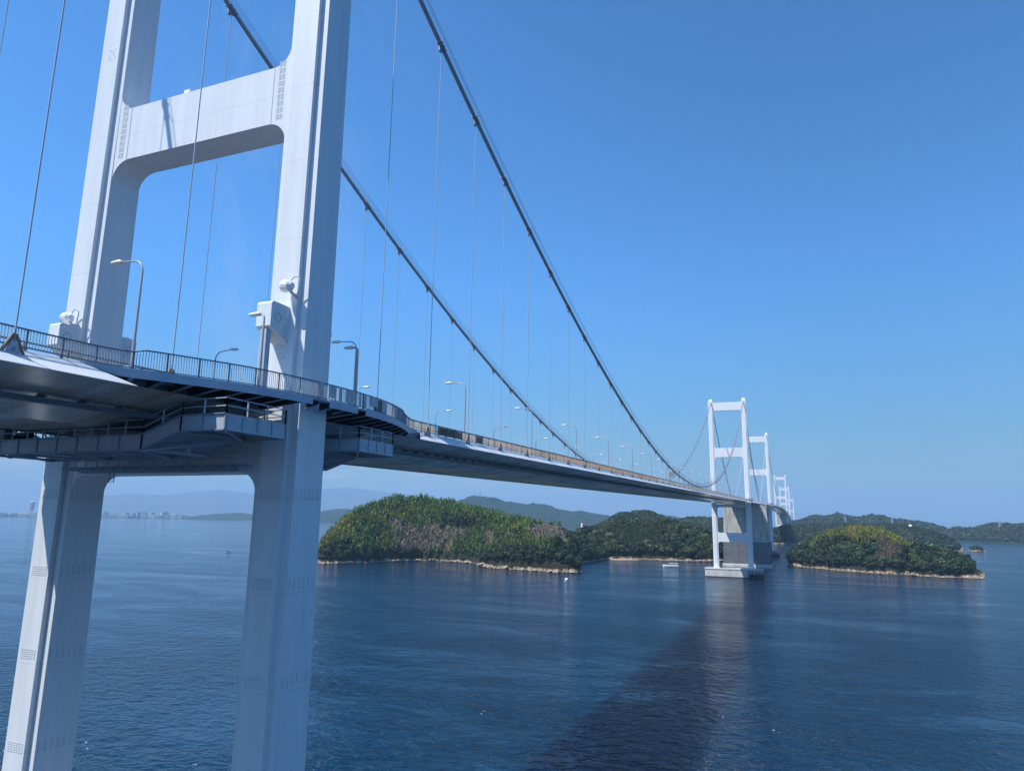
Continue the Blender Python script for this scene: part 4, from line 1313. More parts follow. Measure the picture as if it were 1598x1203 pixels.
HILL_C = [(-293.6, 1198.9, -347.7, 1391.5, 30.3), (-266.0, 1206.3, -315.7, 1400.1, 43.8), (-243.9, 1211.8, -290.0, 1406.4, 54.6), (-221.8, 1216.9, -264.4, 1412.3, 60.2), (-199.8, 1221.5, -239.0, 1417.6, 59.2), (-177.9, 1225.8, -213.7, 1422.5, 51.7), (-145.1, 1231.4, -176.2, 1428.9, 40.6), (-91.1, 1238.7, -114.3, 1437.4, 28.8)]
HILL_D = [(-283.7, 1714.6, -321.7, 1911.0, 29.6), (-245.8, 1721.5, -279.5, 1918.7, 37.1), (-223.1, 1725.2, -254.2, 1922.8, 40.9), (-197.6, 1729.1, -225.6, 1927.1, 46.4), (-163.2, 1733.7, -187.3, 1932.2, 50.3), (-118.8, 1738.6, -138.1, 1937.7, 45.9), (-60.5, 1743.4, -73.6, 1943.0, 38.5), (-10.0, 1746.9, -16.0, 1946.8, 24.3)]
RANGE_E = [(-1830.8, 3473.4, -2068.9, 3913.0, 87.2), (-1736.4, 3522.3, -1963.8, 3967.6, 140.5), (-1653.3, 3562.8, -1870.7, 4013.1, 178.0), (-1611.3, 3582.4, -1823.3, 4035.3, 184.8), (-1542.9, 3613.1, -1745.6, 4070.1, 172.1), (-1467.2, 3645.2, -1659.6, 4106.7, 145.5), (-1377.6, 3680.9, -1558.2, 4147.1, 139.0), (-1280.5, 3716.8, -1448.4, 4187.7, 136.6), (-1196.3, 3745.6, -1353.1, 4220.4, 106.1), (-1091.3, 3778.7, -1234.7, 4257.7, 91.9), (-962.2, 3815.1, -1089.3, 4298.6, 70.3), (-836.5, 3846.0, -948.0, 4333.4, 48.8)]
RANGE_F = [(-1731.5, 5148.1, -1894.3, 5620.9, 72.1), (-1592.1, 5194.0, -1742.0, 5671.0, 105.9), (-1522.2, 5215.5, -1665.5, 5694.5, 120.2), (-1428.8, 5242.6, -1563.5, 5724.1, 97.8), (-1265.3, 5285.8, -1384.9, 5771.3, 74.1), (-1078.6, 5328.6, -1181.0, 5818.0, 76.9), (-957.7, 5352.7, -1048.6, 5844.4, 96.8), (-846.7, 5372.4, -927.5, 5865.8, 85.4), (-708.8, 5393.6, -777.8, 5888.8, 56.6), (-572.2, 5411.1, -629.4, 5907.8, 38.4)]
HILL_G = [(-70.0, 1640.0, -80.0, 1760.0, 14.0), (-40.0, 1632.0, -46.0, 1752.0, 20.0), (-14.7, 1625.7, -18.2, 1745.6, 22.9), (17.4, 1640.8, 16.9, 1766.8, 32.3), (43.9, 1631.7, 45.7, 1751.7, 37.2), (113.5, 1625.5, 120.6, 1745.4, 38.4), (158.4, 1578.5, 169.3, 1698.0, 39.2), (206.9, 1503.6, 222.0, 1622.7, 38.1), (237.3, 1426.8, 255.5, 1545.5, 35.8), (271.8, 1408.6, 292.1, 1526.9, 24.5), (297.1, 1414.2, 318.2, 1532.4, 10.7), (311.7, 1426.2, 333.0, 1544.3, 1.0), (319.7, 1432.6, 340.7, 1550.8, 1.0)]
HILL_H = [(-17.1, 2446.2, -28.5, 2796.0, 25.0), (41.2, 2447.2, 38.9, 2797.2, 42.4), (89.0, 2447.1, 94.5, 2797.1, 61.7), (121.1, 2446.5, 131.0, 2796.4, 59.8), (158.4, 2445.3, 174.1, 2794.9, 69.5), (189.6, 2443.8, 209.3, 2793.3, 63.1), (216.9, 2442.2, 240.0, 2791.5, 56.7), (258.1, 2439.3, 287.5, 2788.0, 64.9), (288.1, 2436.7, 321.6, 2785.1, 63.5), (322.9, 2433.2, 360.5, 2781.2, 52.9), (365.6, 2428.3, 408.5, 2775.6, 45.7), (407.4, 2422.7, 455.7, 2769.4, 40.8), (451.5, 2416.1, 504.7, 2762.0, 26.7), (489.9, 2409.7, 545.7, 2755.2, 1.0)]
HILL_I = [(406.4, 2377.0, 442.8, 2624.3, 1.4), (430.3, 2362.4, 470.4, 2609.1, 14.4), (453.6, 2310.4, 498.3, 2556.4, 29.5), (490.6, 2276.3, 539.7, 2521.5, 28.6), (521.2, 2206.4, 576.3, 2450.3, 43.6), (550.9, 2185.2, 609.8, 2428.2, 44.2), (583.3, 2174.0, 645.7, 2416.1, 42.3), (620.1, 2095.7, 689.0, 2336.1, 46.7), (683.8, 2051.7, 760.1, 2289.8, 38.0), (722.5, 1949.3, 802.2, 2186.2, 1.0)]
ISLE_J = [(38.6, 789.2, 37.7, 834.2, 1.0), (44.4, 787.1, 44.6, 832.1, 8.6), (59.0, 773.2, 60.8, 818.2, 19.3), (74.1, 755.3, 77.3, 800.2, 28.7), (93.4, 736.7, 98.2, 781.5, 33.7), (114.7, 718.5, 121.3, 763.2, 37.3), (125.2, 714.2, 132.4, 758.8, 35.2), (135.8, 713.8, 143.2, 758.3, 28.5), (147.8, 717.0, 155.4, 761.5, 20.6), (155.3, 702.9, 163.3, 747.2, 18.2), (172.1, 696.9, 180.9, 741.1, 15.3), (185.2, 701.0, 194.5, 745.1, 12.0), (193.2, 699.7, 202.2, 743.8, 2.3), (199.0, 701.7, 207.8, 745.8, 1.0), (205.6, 701.1, 214.4, 745.3, 1.0)]
ISLET = [(335.4, 1492.2, 337.6, 1504.0, 1.0), (334.4, 1459.9, 337.1, 1471.6, 5.9), (340.3, 1449.4, 343.2, 1461.1, 8.1), (348.4, 1456.0, 351.1, 1467.7, 5.3), (360.1, 1480.9, 362.5, 1492.7, 1.0)]
FAR_K = [(-3302.6, 4174.3, -3614.6, 4565.1, 8.4), (-3250.1, 4215.6, -3559.9, 4608.0, 64.3), (-3193.0, 4259.2, -3498.2, 4655.2, 80.5), (-3124.0, 4310.4, -3423.4, 4710.9, 97.2), (-3049.8, 4363.5, -3342.4, 4769.0, 103.9), (-2935.8, 4441.6, -3216.9, 4855.1, 91.1), (-2738.8, 4566.7, -3000.6, 4992.7, 79.7), (-2575.3, 4661.8, -2820.3, 5097.7, 41.5)]
FAR_L = [(-4896.8, 4604.8, -5190.0, 4876.8, 1.0), (-4816.4, 4688.8, -5106.7, 4964.1, 29.4), (-4718.6, 4787.3, -5004.2, 5067.5, 49.0), (-4624.8, 4878.2, -4905.3, 5163.4, 59.9), (-4559.1, 4939.7, -4835.9, 5228.6, 64.4), (-4472.0, 5018.9, -4742.5, 5313.6, 48.5), (-4386.5, 5094.0, -4650.9, 5394.2, 32.3), (-4260.4, 5200.2, -4516.0, 5507.9, 10.6)]
MOUNT_M = [(-9256.5, 6692.2, -10482.9, 7556.2, 66.6), (-9100.2, 6902.9, -10316.0, 7782.1, 219.6), (-8982.9, 7054.7, -10188.7, 7947.8, 304.7), (-8759.4, 7330.2, -9938.9, 8257.9, 356.3), (-8497.4, 7632.3, -9640.8, 8604.0, 338.0), (-8233.1, 7916.7, -9345.1, 8924.2, 402.2), (-7957.1, 8194.2, -9035.2, 9238.0, 457.0), (-7602.8, 8524.3, -8628.6, 9619.3, 385.0), (-7317.0, 8771.3, -8308.0, 9897.8, 461.2), (-6872.8, 9124.3, -7804.9, 10300.0, 499.2), (-6560.2, 9352.2, -7451.7, 10559.0, 554.5), (-6067.9, 9680.0, -6887.9, 10936.3, 478.4), (-5549.7, 9987.5, -6295.9, 11288.9, 411.3), (-4917.0, 10315.6, -5573.8, 11664.2, 309.7), (-4260.1, 10605.9, -4825.5, 11995.3, 149.3)]
MOUNT_M = [tuple(CAM[i % 2]+1.7*(c-CAM[i % 2]) if i < 4 else CAM.z+1.7*(c-CAM.z) for i, c in enumerate(q)) for q in MOUNT_M]
CITY_S = [(-6800.0, 3200.0, -7600.0, 3600.0, 1.0), (-6620.8, 3574.5, -7414.6, 3998.7, 3.0), (-6453.9, 3866.1, -7228.5, 4324.5, 3.0), (-6208.5, 4247.7, -6954.5, 4751.3, 3.0), (-5948.3, 4604.2, -6663.6, 5150.5, 6.7), (-5573.9, 5050.6, -6244.7, 5650.7, 9.2), (-5000.4, 5619.6, -5602.8, 6288.3, 14.2), (-4671.7, 5896.4, -5234.4, 6598.8, 14.2), (-4420.2, 6087.9, -4951.9, 6814.1, 3.3)]

ISLE_A = [q[:4]+(q[4]*0.925,) for q in ISLE_A]
HILL_C = [q[:4]+(q[4]-3.5,) for q in HILL_C]
SHORE_B = [q[:4]+(q[4]+(4.0 if q[0] < -180 else -1.5),) for q in SHORE_B]
LA = Land(ISLE_A, cliff=3.4, rough=0.05, jag=4.0, seed=1, nu=220, nv=60); LA.build('wooded_island', M['island'])
LB = Land(LOBE, cliff=4.4, seed=2, nu=160, nv=44, back=1.4, jag=3.5); LB.build('rocky_headland', M['island'])
LS = Land(SHORE_B, cliff=2.2, seed=3, nu=140, nv=40); LS.build('wooded_shore', M['island'])
LJ = Land(ISLE_J, cliff=2.8, jag=3.5, seed=4, nu=200, nv=50); LJ.build('small_wooded_island', M['island'])
LC = Land(HILL_C, cliff=2, seed=6, nu=90, nv=30); LC.build('conical_hill', M['hill_far'])
LD = Land(HILL_D, cliff=2, seed=7, nu=90, nv=30); LD.build('hill_behind_bridge', M['hill_far'])
LG = Land(HILL_G, cliff=3, seed=8, nu=140, nv=40, jag=4); LG.build('wooded_cape', M['island'])
LH = Land(HILL_H, cliff=2, seed=9, nu=120, nv=30); LH.build('hill_ridge', M['hill_far'])
LI = Land(HILL_I, cliff=2, seed=10, nu=120, nv=30, jag=4); LI.build('low_shore_hills', M['hill_far'])
LT = Land(ISLET, cliff=2.0, seed=11, nu=30, nv=16, jag=1.5); LT.build('rock_islet', M['island'])
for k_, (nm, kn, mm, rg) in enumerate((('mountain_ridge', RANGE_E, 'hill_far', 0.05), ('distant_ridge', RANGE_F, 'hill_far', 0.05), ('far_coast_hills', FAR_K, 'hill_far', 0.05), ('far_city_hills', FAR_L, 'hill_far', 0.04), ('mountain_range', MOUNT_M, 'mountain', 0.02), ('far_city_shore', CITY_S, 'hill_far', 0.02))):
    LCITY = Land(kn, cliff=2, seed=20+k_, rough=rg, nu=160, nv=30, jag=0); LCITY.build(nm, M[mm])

# beach and gravel strips
bch = MB(); n = 26; vs_, fs_ = [], []
for i in range(n+1):
    t = i/n; u = 0.105+0.235*t
    w = math.sin(math.pi*min(1, t*1.02))**0.7 if t < 0.98 else 0.0
    p = LS.at(np.array([u]), np.array([0.0]))[0]; q = LS.at(np.array([u]), np.array([0.05]))[0]
    d = Vector((q[0]-p[0], q[1]-p[1], 0)).normalized()
    a = Vector((p[0], p[1], 0))-d*(1.0+3.2*w)
    b = a+d*(6+2.5*w)
    c_ = a+d*(12+5*w)
    vs_ += [(a.x, a.y, -0.25), (b.x, b.y, 1.3*w+0.1), (c_.x, c_.y, 3.4*w+0.2)]
for i in range(n):
    for j in range(2): fs_.append((i*3+j, (i+1)*3+j, (i+1)*3+j+1, i*3+j+1))
bch.add(vs_, fs_)
tag(bch.build('beach', M['sand']), kind='structure')

# ------------------------------------------------------------------ foliage
def quads(centres, normals, size, aspect=1.0, up=None):
    """arrays of leaf-cluster quads -> verts (n,4,3)"""
    n = len(centres)
    r = rng.normal(size=(n, 3)) if up is None else np.cross(normals, np.broadcast_to(up, (n, 3)))+rng.normal(size=(n, 3))*0.05
    t = np.cross(normals, r); t /= np.linalg.norm(t, axis=1, keepdims=True)+1e-9
    b = np.cross(normals, t); b /= np.linalg.norm(b, axis=1, keepdims=True)+1e-9
    s = np.asarray(size).reshape(-1, 1)*0.5
    T = t*s*aspect; B = b*s
    k = 0.65+0.5*rng.random((n, 4, 1))
    if up is not None: T = t*s; B = b*s*aspect
    q = np.stack([-T-B, T-B, T+B, -T+B], 1)*k
    return centres[:, None, :]+q
def broadleaf(R, H, blobs, per, leaf):
    """a crown of rounded clumps, unit at given size; returns quads (n,4,3)"""
    out = []
    for i in range(blobs):
        a = rng.random()*2*math.pi
        rr = R*0.62*math.sqrt(rng.random())
        zc = H*(0.42+0.42*rng.random())*(1-0.25*(rr/R)**2)
        br = R*(0.36+0.2*rng.random())
        c = np.array([rr*math.cos(a), rr*math.sin(a), zc])
        d = rng.normal(size=(per, 3)); d[:, 2] = np.abs(d[:, 2])*0.9-0.25
        d /= np.linalg.norm(d, axis=1, keepdims=True)
        p = c+d*br*np.array([1, 1, 0.75])*(0.8+0.35*rng.random((per, 1)))
        nrm = d+rng.normal(size=(per, 3))*0.35
        nrm /= np.linalg.norm(nrm, axis=1, keepdims=True)
        out.append(quads(p, nrm, leaf*(0.7+0.7*rng.random(per))))
    return np.concatenate(out)
def bamboo(H, n, leaf, lean=0.18, w=0.75):
    """an arching feathery culm top"""
    t = 0.30+0.70*rng.random(n)
    a = rng.random()*2*math.pi
    ln = lean*H*t**2.2
    spread = w*(1.15-t)*1.2
    p = np.stack([math.cos(a)*ln+rng.normal(size=n)*spread, math.sin(a)*ln+rng.normal(size=n)*spread, H*t], 1)
    nr = rng.normal(size=(n, 3)); nr[:, 2] *= 0.35; nr /= np.linalg.norm(nr, axis=1, keepdims=True)
    return quads(p, nr, leaf*(0.8+0.6*rng.random(n)), 0.5, up=np.array([0, 0, 1.0]))
def stalk(H, n):
    """leafless dead culms"""
    p = np.stack([rng.normal(size=n)*0.7, rng.normal(size=n)*0.7, H*(0.3+0.55*rng.random(n))], 1)
    nr = rng.normal(size=(n, 3)); nr[:, 2] *= 0.2; nr /= np.linalg.norm(nr, axis=1, keepdims=True)
    return quads(p, nr, 2.6*(0.7+0.6*rng.random(n)), 0.17, up=np.array([0, 0, 1.0]))
def leaf_mesh(name, Q, T):
    """Q (n,4,3) quads, T (n,3) tint"""
    n = len(Q)
    me = bpy.data.meshes.new(name)
    me.vertices.add(n*4); me.vertices.foreach_set('co', Q.reshape(-1).astype(np.float32))
    me.loops.add(n*4); me.loops.foreach_set('vertex_index', np.arange(n*4, dtype=np.int32))
    me.polygons.add(n); me.polygons.foreach_set('loop_start', np.arange(0, n*4, 4, dtype=np.int32))
    at = me.attributes.new('tint', 'FLOAT_COLOR', 'FACE')
    c = np.ones((n, 4), np.float32); c[:, :3] = T
    at.data.foreach_set('color', c.reshape(-1))
    me.materials.append(M['leaf'])
    me.update(calc_edges=True)
    return me
PB = [broadleaf(3.6, 6.5, 11, 16, 1.15) for _ in range(7)]
PB_S = [broadleaf(4.2, 7.0, 7, 8, 2.2) for _ in range(5)]
PB_F = [broadleaf(5.5, 8.0, 5, 6, 3.6) for _ in range(4)]
PM = [bamboo(9.0, 26, 1.15) for _ in range(7)]
PD = [stalk(7.0, 16) for _ in range(6)]
def scatter(pts, protos, scale, tint, tvar, ztw=1.0):
    """bake prototype quads at points"""
    Q, T = [], []
    n = len(pts)
    if n == 0: return None
    pid = rng.integers(0, len(protos), n)
    ang = rng.random(n)*2*math.pi
    sc = scale[0]+(scale[1]-scale[0])*rng.random(n)
    tn = np.asarray(tint) if np.ndim(tint) == 2 else np.broadcast_to(np.asarray(tint), (n, 3))
    br = np.exp(rng.normal(size=(n, 1))*tvar)
    hue = 1+rng.normal(size=(n, 3))*np.array([0.10, 0.05, 0.12])*min(1.0, tvar*4)
    tn = np.clip(tn*br*hue, 0.004, 0.6)
    for k, pr in enumerate(protos):
        ix = np.where(pid == k)[0]
        if len(ix) == 0: continue
        c, s = np.cos(ang[ix])[:, None, None], np.sin(ang[ix])[:, None, None]
        q = pr[None]  # 1,m,4,3
        x = q[..., 0]*c-q[..., 1]*s; y = q[..., 0]*s+q[..., 1]*c; z = np.broadcast_to(q[..., 2]*ztw, x.shape)
        w = np.stack([x, y, z], -1)*sc[ix][:, None, None, None]+pts[ix][:, None, None, :]
        Q.append(w.reshape(-1, 4, 3))
        m = pr.shape[0]
        t = np.repeat(tn[ix], m, 0)*(0.85+0.3*rng.random((len(ix)*m, 1)))
        T.append(t)
    return np.concatenate(Q), np.concatenate(T)
def grid(land, area_per, vmax=1.0, umin=0.0, umax=1.0, vmin=0.0):
    w = np.hypot(land.K[:, 0]-land.K[:, 2], land.K[:, 1]-land.K[:, 3]).mean()*(1/land.vr)
    n = int(land.len*(umax-umin)*w*(vmax-vmin)/area_per)
    # jittered low-discrepancy points
    i = np.arange(n)
    u = (i*0.754877666+rng.random()) % 1.0; v = (i*0.569840291+rng.random()) % 1.0
    u = umin+(umax-umin)*u; v = vmin+(vmax-vmin)*v
    return u, v, land.at(u, v)
def stuff(name, parts, label=None):
    parts = [p for p in parts if p is not None]
    Q = np.concatenate([p[0] for p in parts]); T = np.concatenate([p[1] for p in parts])
    o = bpy.data.objects.new(name, leaf_mesh(name, Q, T)); COL.objects.link(o)
    return tag(o, label, None, None, 'stuff')

DARK = (0.030, 0.052, 0.020); MID = (0.058, 0.084, 0.028); BAM = (0.130, 0.190, 0.048); YEL = (0.225, 0.245, 0.05); DEAD = (0.32, 0.25, 0.19)

tree_pts = []       # (point, label, group, scale) for the individually built trees
# --- the large island
def bushes(land, area, v0, v1, u0, u1):
    u, v, P = grid(land, area, v1, u0, u1, v0)
    return P[P[:, 2] > 1.2]
def large_island():
    u, v, P = grid(LA, 4.0, 0.80, 0.01, 0.995)
    keep = (P[:, 2] > 2.6)
    u, v, P = u[keep], v[keep], P[keep]
    # s: place along the island as seen, h: height fraction
    h = v/LA.vr
    nz = fbm(P[:, :2], 0.045, 31)-0.5; nf = fbm(P[:, :2], 0.12, 37)-0.5
    t = LA.t; xs = np.array([494, 505, 520, 540, 560, 590, 620, 650, 700, 745, 790, 830, 870, 905, 930, 947.0]); s = (np.interp(u, t, xs)-494)/453.0
    def blob(s0, s1, h0, h1):
        a = np.minimum((s-s0)/(s1-s0), (s1-s)/(s1-s0))*2; b = np.minimum((h-h0)/(h1-h0), (h1-h)/(h1-h0))*2
        return np.minimum(a, b)+nz*1.6+nf*0.6 > 0.32
    dark = (h < 0.035+nz*0.10) | blob(-0.05, 0.20, -0.3, 0.38) | blob(0.42, 0.58, 0.34, 0.66) | (s > 0.84+nz*0.2) | ((h > 0.92) & (nz > 0.14)) | (nf > 0.27) | blob(0.60, 0.78, 0.8, 1.1)
    dead = ~dark & (blob(0.26, 0.55, -0.10, 0.38) | blob(0.50, 0.72, -0.06, 0.50) | blob(0.73, 0.88, 0.25, 0.98))
    yel = ~dark & ~dead & ((nf+nz*0.8 > 0.17) | (s < 0.12))
    bam = ~dark & ~dead
    tint = np.where(yel[:, None], np.array(YEL), np.array(BAM))
    parts = [scatter(P[bam], PM, (0.8, 1.45), tint[bam]*(0.55+0.9*fbm(P[bam][:, :2], 0.09, 77)[:, None]), 0.27)]
    # a few green culms survive in the dead patches
    live = dead & (rng.random(len(u)) < 0.28)
    parts.append(scatter(P[live], PM, (0.6, 0.9), BAM, 0.3))
    stuff('bamboo_grove', parts)
    stuff('dead_bamboo', [scatter(P[dead], PD, (0.8, 1.25), DEAD, 0.22)])
    dk = np.where(dark)[0]
    sub = dk[rng.random(len(dk)) < np.where(h[dk] < 0.3, 0.20, 0.14)]
    near = sub[np.argsort(h[sub])]
    ind = set(near[:70].tolist()); top = [i for i in sub if 0.85 < h[i] < 1.05][:20]; ind |= set(top)
    rest = np.array([i for i in sub if i not in ind])
    for i in ind:
        if h[i] < 0.5: tree_pts.append((P[i], 'dark round-crowned tree above the rocky shore of the large island', 'trees on the large island shore'))
        else: tree_pts.append((P[i], 'dark tree standing on the crest of the large island', 'trees on the large island crest'))
    und = dk[rng.random(len(dk)) < 0.05]
    tt = np.where(rng.random((len(rest), 1)) < 0.3, np.array(MID), np.array(DARK))
    stuff('island_woodland', [scatter(P[rest], PB, (0.9, 1.7), tt, 0.28), scatter(P[und], PB, (0.6, 0.8), MID, 0.25), scatter(bushes(LA, 8, 0.02, 0.16, 0.01, 0.99), PB, (0.35, 0.75), DARK, 0.35), scatter(bushes(LA, 26, 0.1, 0.6, 0.01, 0.99), PB, (0.35, 0.75), DARK, 0.35)])
large_island()
def headland():
    u, v, P = grid(LB, 15.0, 0.95, 0.03, 0.95, 0.06)
    k = P[:, 2] > 3.0; u, v, P = u[k], v[k], P[k]
    o = np.argsort(v); ind = o[:34]; rest = o[34:]
    for i in ind: tree_pts.append((P[i], 'scrubby dark tree on the pale rocks of the headland', 'trees on the rocky headland'))
    tt = np.where(rng.random((len(rest), 1)) < 0.4, np.array((0.055, 0.065, 0.045)), np.array(DARK))
    stuff('headland_woodland', [scatter(bushes(LB, 5, 0.04, 0.9, 0.02, 0.97), PB, (0.3, 0.62), DARK, 0.35), scatter(P[rest], PB, (0.7, 1.05), tt, 0.25)])
headland()
def shore_b():
    u, v, P = grid(LS, 32.0, 0.72, 0.0, 1.0, 0.03)
    k = P[:, 2] > 2.0; u, v, P = u[k], v[k], P[k]
    nz = fbm(P[:, :2], 0.03, 41)-0.5
    bm_ = (u > 0.12) & (u < 0.42) & (v > 0.1) & (v < 0.5) & (nz > -0.08)
    o = np.where((~bm_) & (v < 0.16))[0]; ind = set(o[:36].tolist())
    for i in ind: tree_pts.append((P[i], 'dark leafy tree along the wooded shore behind the beach', 'trees behind the beach'))
    rest = np.array([i for i in np.where(~bm_)[0] if i not in ind])
    rr = rng.random((len(rest), 1))
    tt = np.where(rr < 0.45, np.array(DARK), np.where(rr < 0.8, np.array(MID), np.array((0.075, 0.085, 0.03))))
    u2, v2, P2 = grid(LS, 5.0, 0.5, 0.12, 0.42, 0.1)
    k2 = (fbm(P2[:, :2], 0.03, 41)-0.5 > -0.1)
    stuff('shore_woodland', [scatter(bushes(LS, 10, 0.02, 0.25, 0.0, 1.0), PB, (0.35, 0.75), DARK, 0.35), scatter(P[rest], PB, (1.0, 1.9), tt, 0.3), scatter(P2[k2], PM, (0.7, 1.0), (0.065, 0.095, 0.032), 0.3)])
shore_b()
def small_island():
    u, v, P = grid(LJ, 3.2, 0.85, 0.01, 0.97)
    k = P[:, 2] > 2.4; u, v, P = u[k], v[k], P[k]
    h = v/LJ.vr
    xs = np.array([1228, 1237, 1260, 1285, 1319, 1359, 1379, 1399, 1421, 1439, 1474, 1499, 1516, 1527, 1541.0]); s = (np.interp(u, LJ.t, xs)-1228)/313.0
    nz = fbm(P[:, :2], 0.06, 51)-0.5
    bam = (s > 0.13) & (s < 0.64) & (h > 0.46+nz*0.5+np.abs(s-0.40)*0.6)
    dead = (~bam) & (np.abs(s-0.52+0.1*(0.5-h)) < 0.035+0.05*h+nz*0.06) & (h > 0.1)
    dark = ~bam & ~dead & (s < 0.92)
    tint = np.where((nz > 0.0)[:, None], np.array((0.25, 0.235, 0.045)), np.array((0.16, 0.175, 0.04)))
    stuff('small_bamboo_grove', [scatter(P[bam], PM, (0.75, 1.1), tint[bam], 0.25), scatter(P[dead & (rng.random(len(u)) < 0.3)], PM, (0.6, 0.9), BAM, 0.3)])
    stuff('small_dead_bamboo', [scatter(P[dead], PD, (0.7, 1.1), (0.17, 0.125, 0.08), 0.2)])
    dk = np.where(dark)[0]; sub = dk[rng.random(len(dk)) < np.where(h[dk] < 0.4, 0.17, 0.12)]
    near = sub[np.argsort(h[sub])]; ind = set(near[:48].tolist())
    for i in ind: tree_pts.append((P[i], 'dark dense tree low on the small yellow-topped island with the yellow bamboo top', 'trees on the small island'))
    rest = np.array([i for i in sub if i not in ind])
    tt = np.where(rng.random((len(rest), 1)) < 0.3, np.array(MID), np.array(DARK))
    stuff('small_island_woodland', [scatter(bushes(LJ, 6, 0.03, 0.6, 0.01, 0.93), PB, (0.35, 0.75), DARK, 0.35), scatter(P[rest], PB, (1.0, 1.7), tt, 0.28)])
small_island()
def far_woods(name, land, area, protos, sc, c1, c2, vmax=0.7, zmin=2.0):
    u, v, P = grid(land, area, vmax, 0.0, 1.0, 0.02)
    k = P[:, 2] > zmin; P = P[k]
    nz = fbm(P[:, :2], 0.02, 61)[:, None]
    tt = np.array(c1)*(1-nz)+np.array(c2)*nz
    stuff(name, [scatter(P, protos, sc, tt, 0.25)])
far_woods('cape_woodland', LG, 34, PB_S, (0.8, 1.25), DARK, (0.055, 0.075, 0.028), zmin=3.0)
far_woods('cone_hill_woodland', LC, 40, PB_S, (0.85, 1.3), DARK, MID)
far_woods('bridge_hill_woodland', LD, 55, PB_F, (0.8, 1.2), DARK, MID)
far_woods('ridge_woodland', LH, 85, PB_F, (0.9, 1.5), (0.03, 0.048, 0.02), (0.06, 0.08, 0.034))
far_woods('shore_hill_woodland', LI, 85, PB_F, (0.8, 1.3), (0.03, 0.045, 0.02), (0.06, 0.08, 0.034))
far_woods('islet_scrub', LT, 10, PB_S, (0.35, 0.5), DARK, MID, zmin=4.0)

# --- trees built one by one
def make_trees():
    crowns = []
    for pr in PB:
        for tcol in (DARK, MID):
            n = len(pr)
            T = np.clip(np.array(tcol)*np.exp(rng.normal(size=(n, 1))*0.16), 0.004, 0.5)
            crowns.append(leaf_mesh('crown', pr, T))
    trunks = []
    for k in range(3):
        mb = MB(); a = k*1.3
        mb.tube([(0, 0, -1.2), (0.1*math.cos(a), 0.1*math.sin(a), 1.5), (0.35*math.cos(a), 0.3*math.sin(a), 3.6)], [0.28, 0.22, 0.10], 6)
        for q in range(3):
            b = a+q*2.1
            mb.tube([(0.1, 0.05, 1.8), (1.3*math.cos(b), 1.3*math.sin(b), 3.2), (2.0*math.cos(b), 2.0*math.sin(b), 4.3)], [0.12, 0.08, 0.04], 5)
        trunks.append(mb.mesh('trunk', M['bark']))
    for (p, label, group) in tree_pts:
        root = thing('broadleaf_tree', label, 'tree', tuple(p), random.random()*6.28, group)
        s = random.uniform(0.85, 1.5)
        root.scale = (s, s, s*random.uniform(0.9, 1.15))
        for nm, me in (('crown', random.choice(crowns if random.random() < 0.4 else crowns[::2])), ('trunk', random.choice(trunks))):
            o = bpy.data.objects.new(nm, me); COL.objects.link(o); o.parent = root
make_trees()

# --- shore rocks
def make_rocks():
    meshes = []
    for k in range(5):
        bm = bmesh.new(); bmesh.ops.create_icosphere(bm, subdivisions=3, radius=1.0)
        for v in bm.verts:
            c = v.co.copy()
            n = math.sin(c.x*3.1+k)*math.cos(c.y*2.7+k*2)*0.22+math.sin(c.z*5+c.x*4+k)*0.12+math.sin(c.y*9+c.x*7+k*3)*0.05
            # chop flat facets
            d = 1.0+n
            for f in range(6):
                a = f*1.7+k; nn = Vector((math.cos(a), math.sin(a), 0.45*math.sin(a*2.3))).normalized()
                dd = c.dot(nn)
                if dd > 0.72: d = min(d, 0.74/dd+0.02)
            v.co = c*d
            v.co.z *= 0.75
        me = bpy.data.meshes.new('shore_rock'); bm.to_mesh(me); bm.free(); me.materials.append(M['rock'])
        meshes.append(me)
    def place(land, us, label, group, smin, smax):
        for u in us:
            p = land.at(np.array([u]), np.array([0.012]))[0]
            o = bpy.data.objects.new('shore_rock', random.choice(meshes)); COL.objects.link(o)
            s = random.uniform(smin, smax)
            o.location = (p[0]+random.uniform(-1.5, 1.5), p[1]+random.uniform(-2.0, 1.0), 0.25*s)
            o.scale = (s*random.uniform(0.9, 1.6), s, s*random.uniform(0.6, 1.0)); o.rotation_euler = (0, 0, random.random()*6.28)
            tag(o, label, 'rock', group)
    R = lambda n, a, b: [a+(b-a)*(i+random.random()*0.9)/n for i in range(n)]
    place(LA, R(34, 0.02, 0.72), 'tan boulder at the waterline below the large bamboo island', 'boulders along the large island', 1.0, 3.4)
    place(LB, R(30, 0.06, 0.97), 'pale boulder in the white rock band of the headland', 'boulders round the headland', 1.2, 4.2)
    place(LS, R(12, 0.50, 0.95), 'tan boulder on the wooded shore behind the white boat', 'boulders behind the boat', 1.2, 2.8)
    place(LJ, R(32, 0.03, 0.99), 'tan boulder at the foot of the small yellow-topped island', 'boulders along the small island', 0.9, 2.2)
    place(LT, R(5, 0.2, 0.9), 'boulder on the tiny rock islet beyond the cape', 'boulders of the rock islet', 1.2, 2.2)
    place(LG, R(14, 0.72, 0.97), 'tan boulder along the tip of the wooded cape', 'boulders of the cape', 2.0, 4.0)
make_rocks()

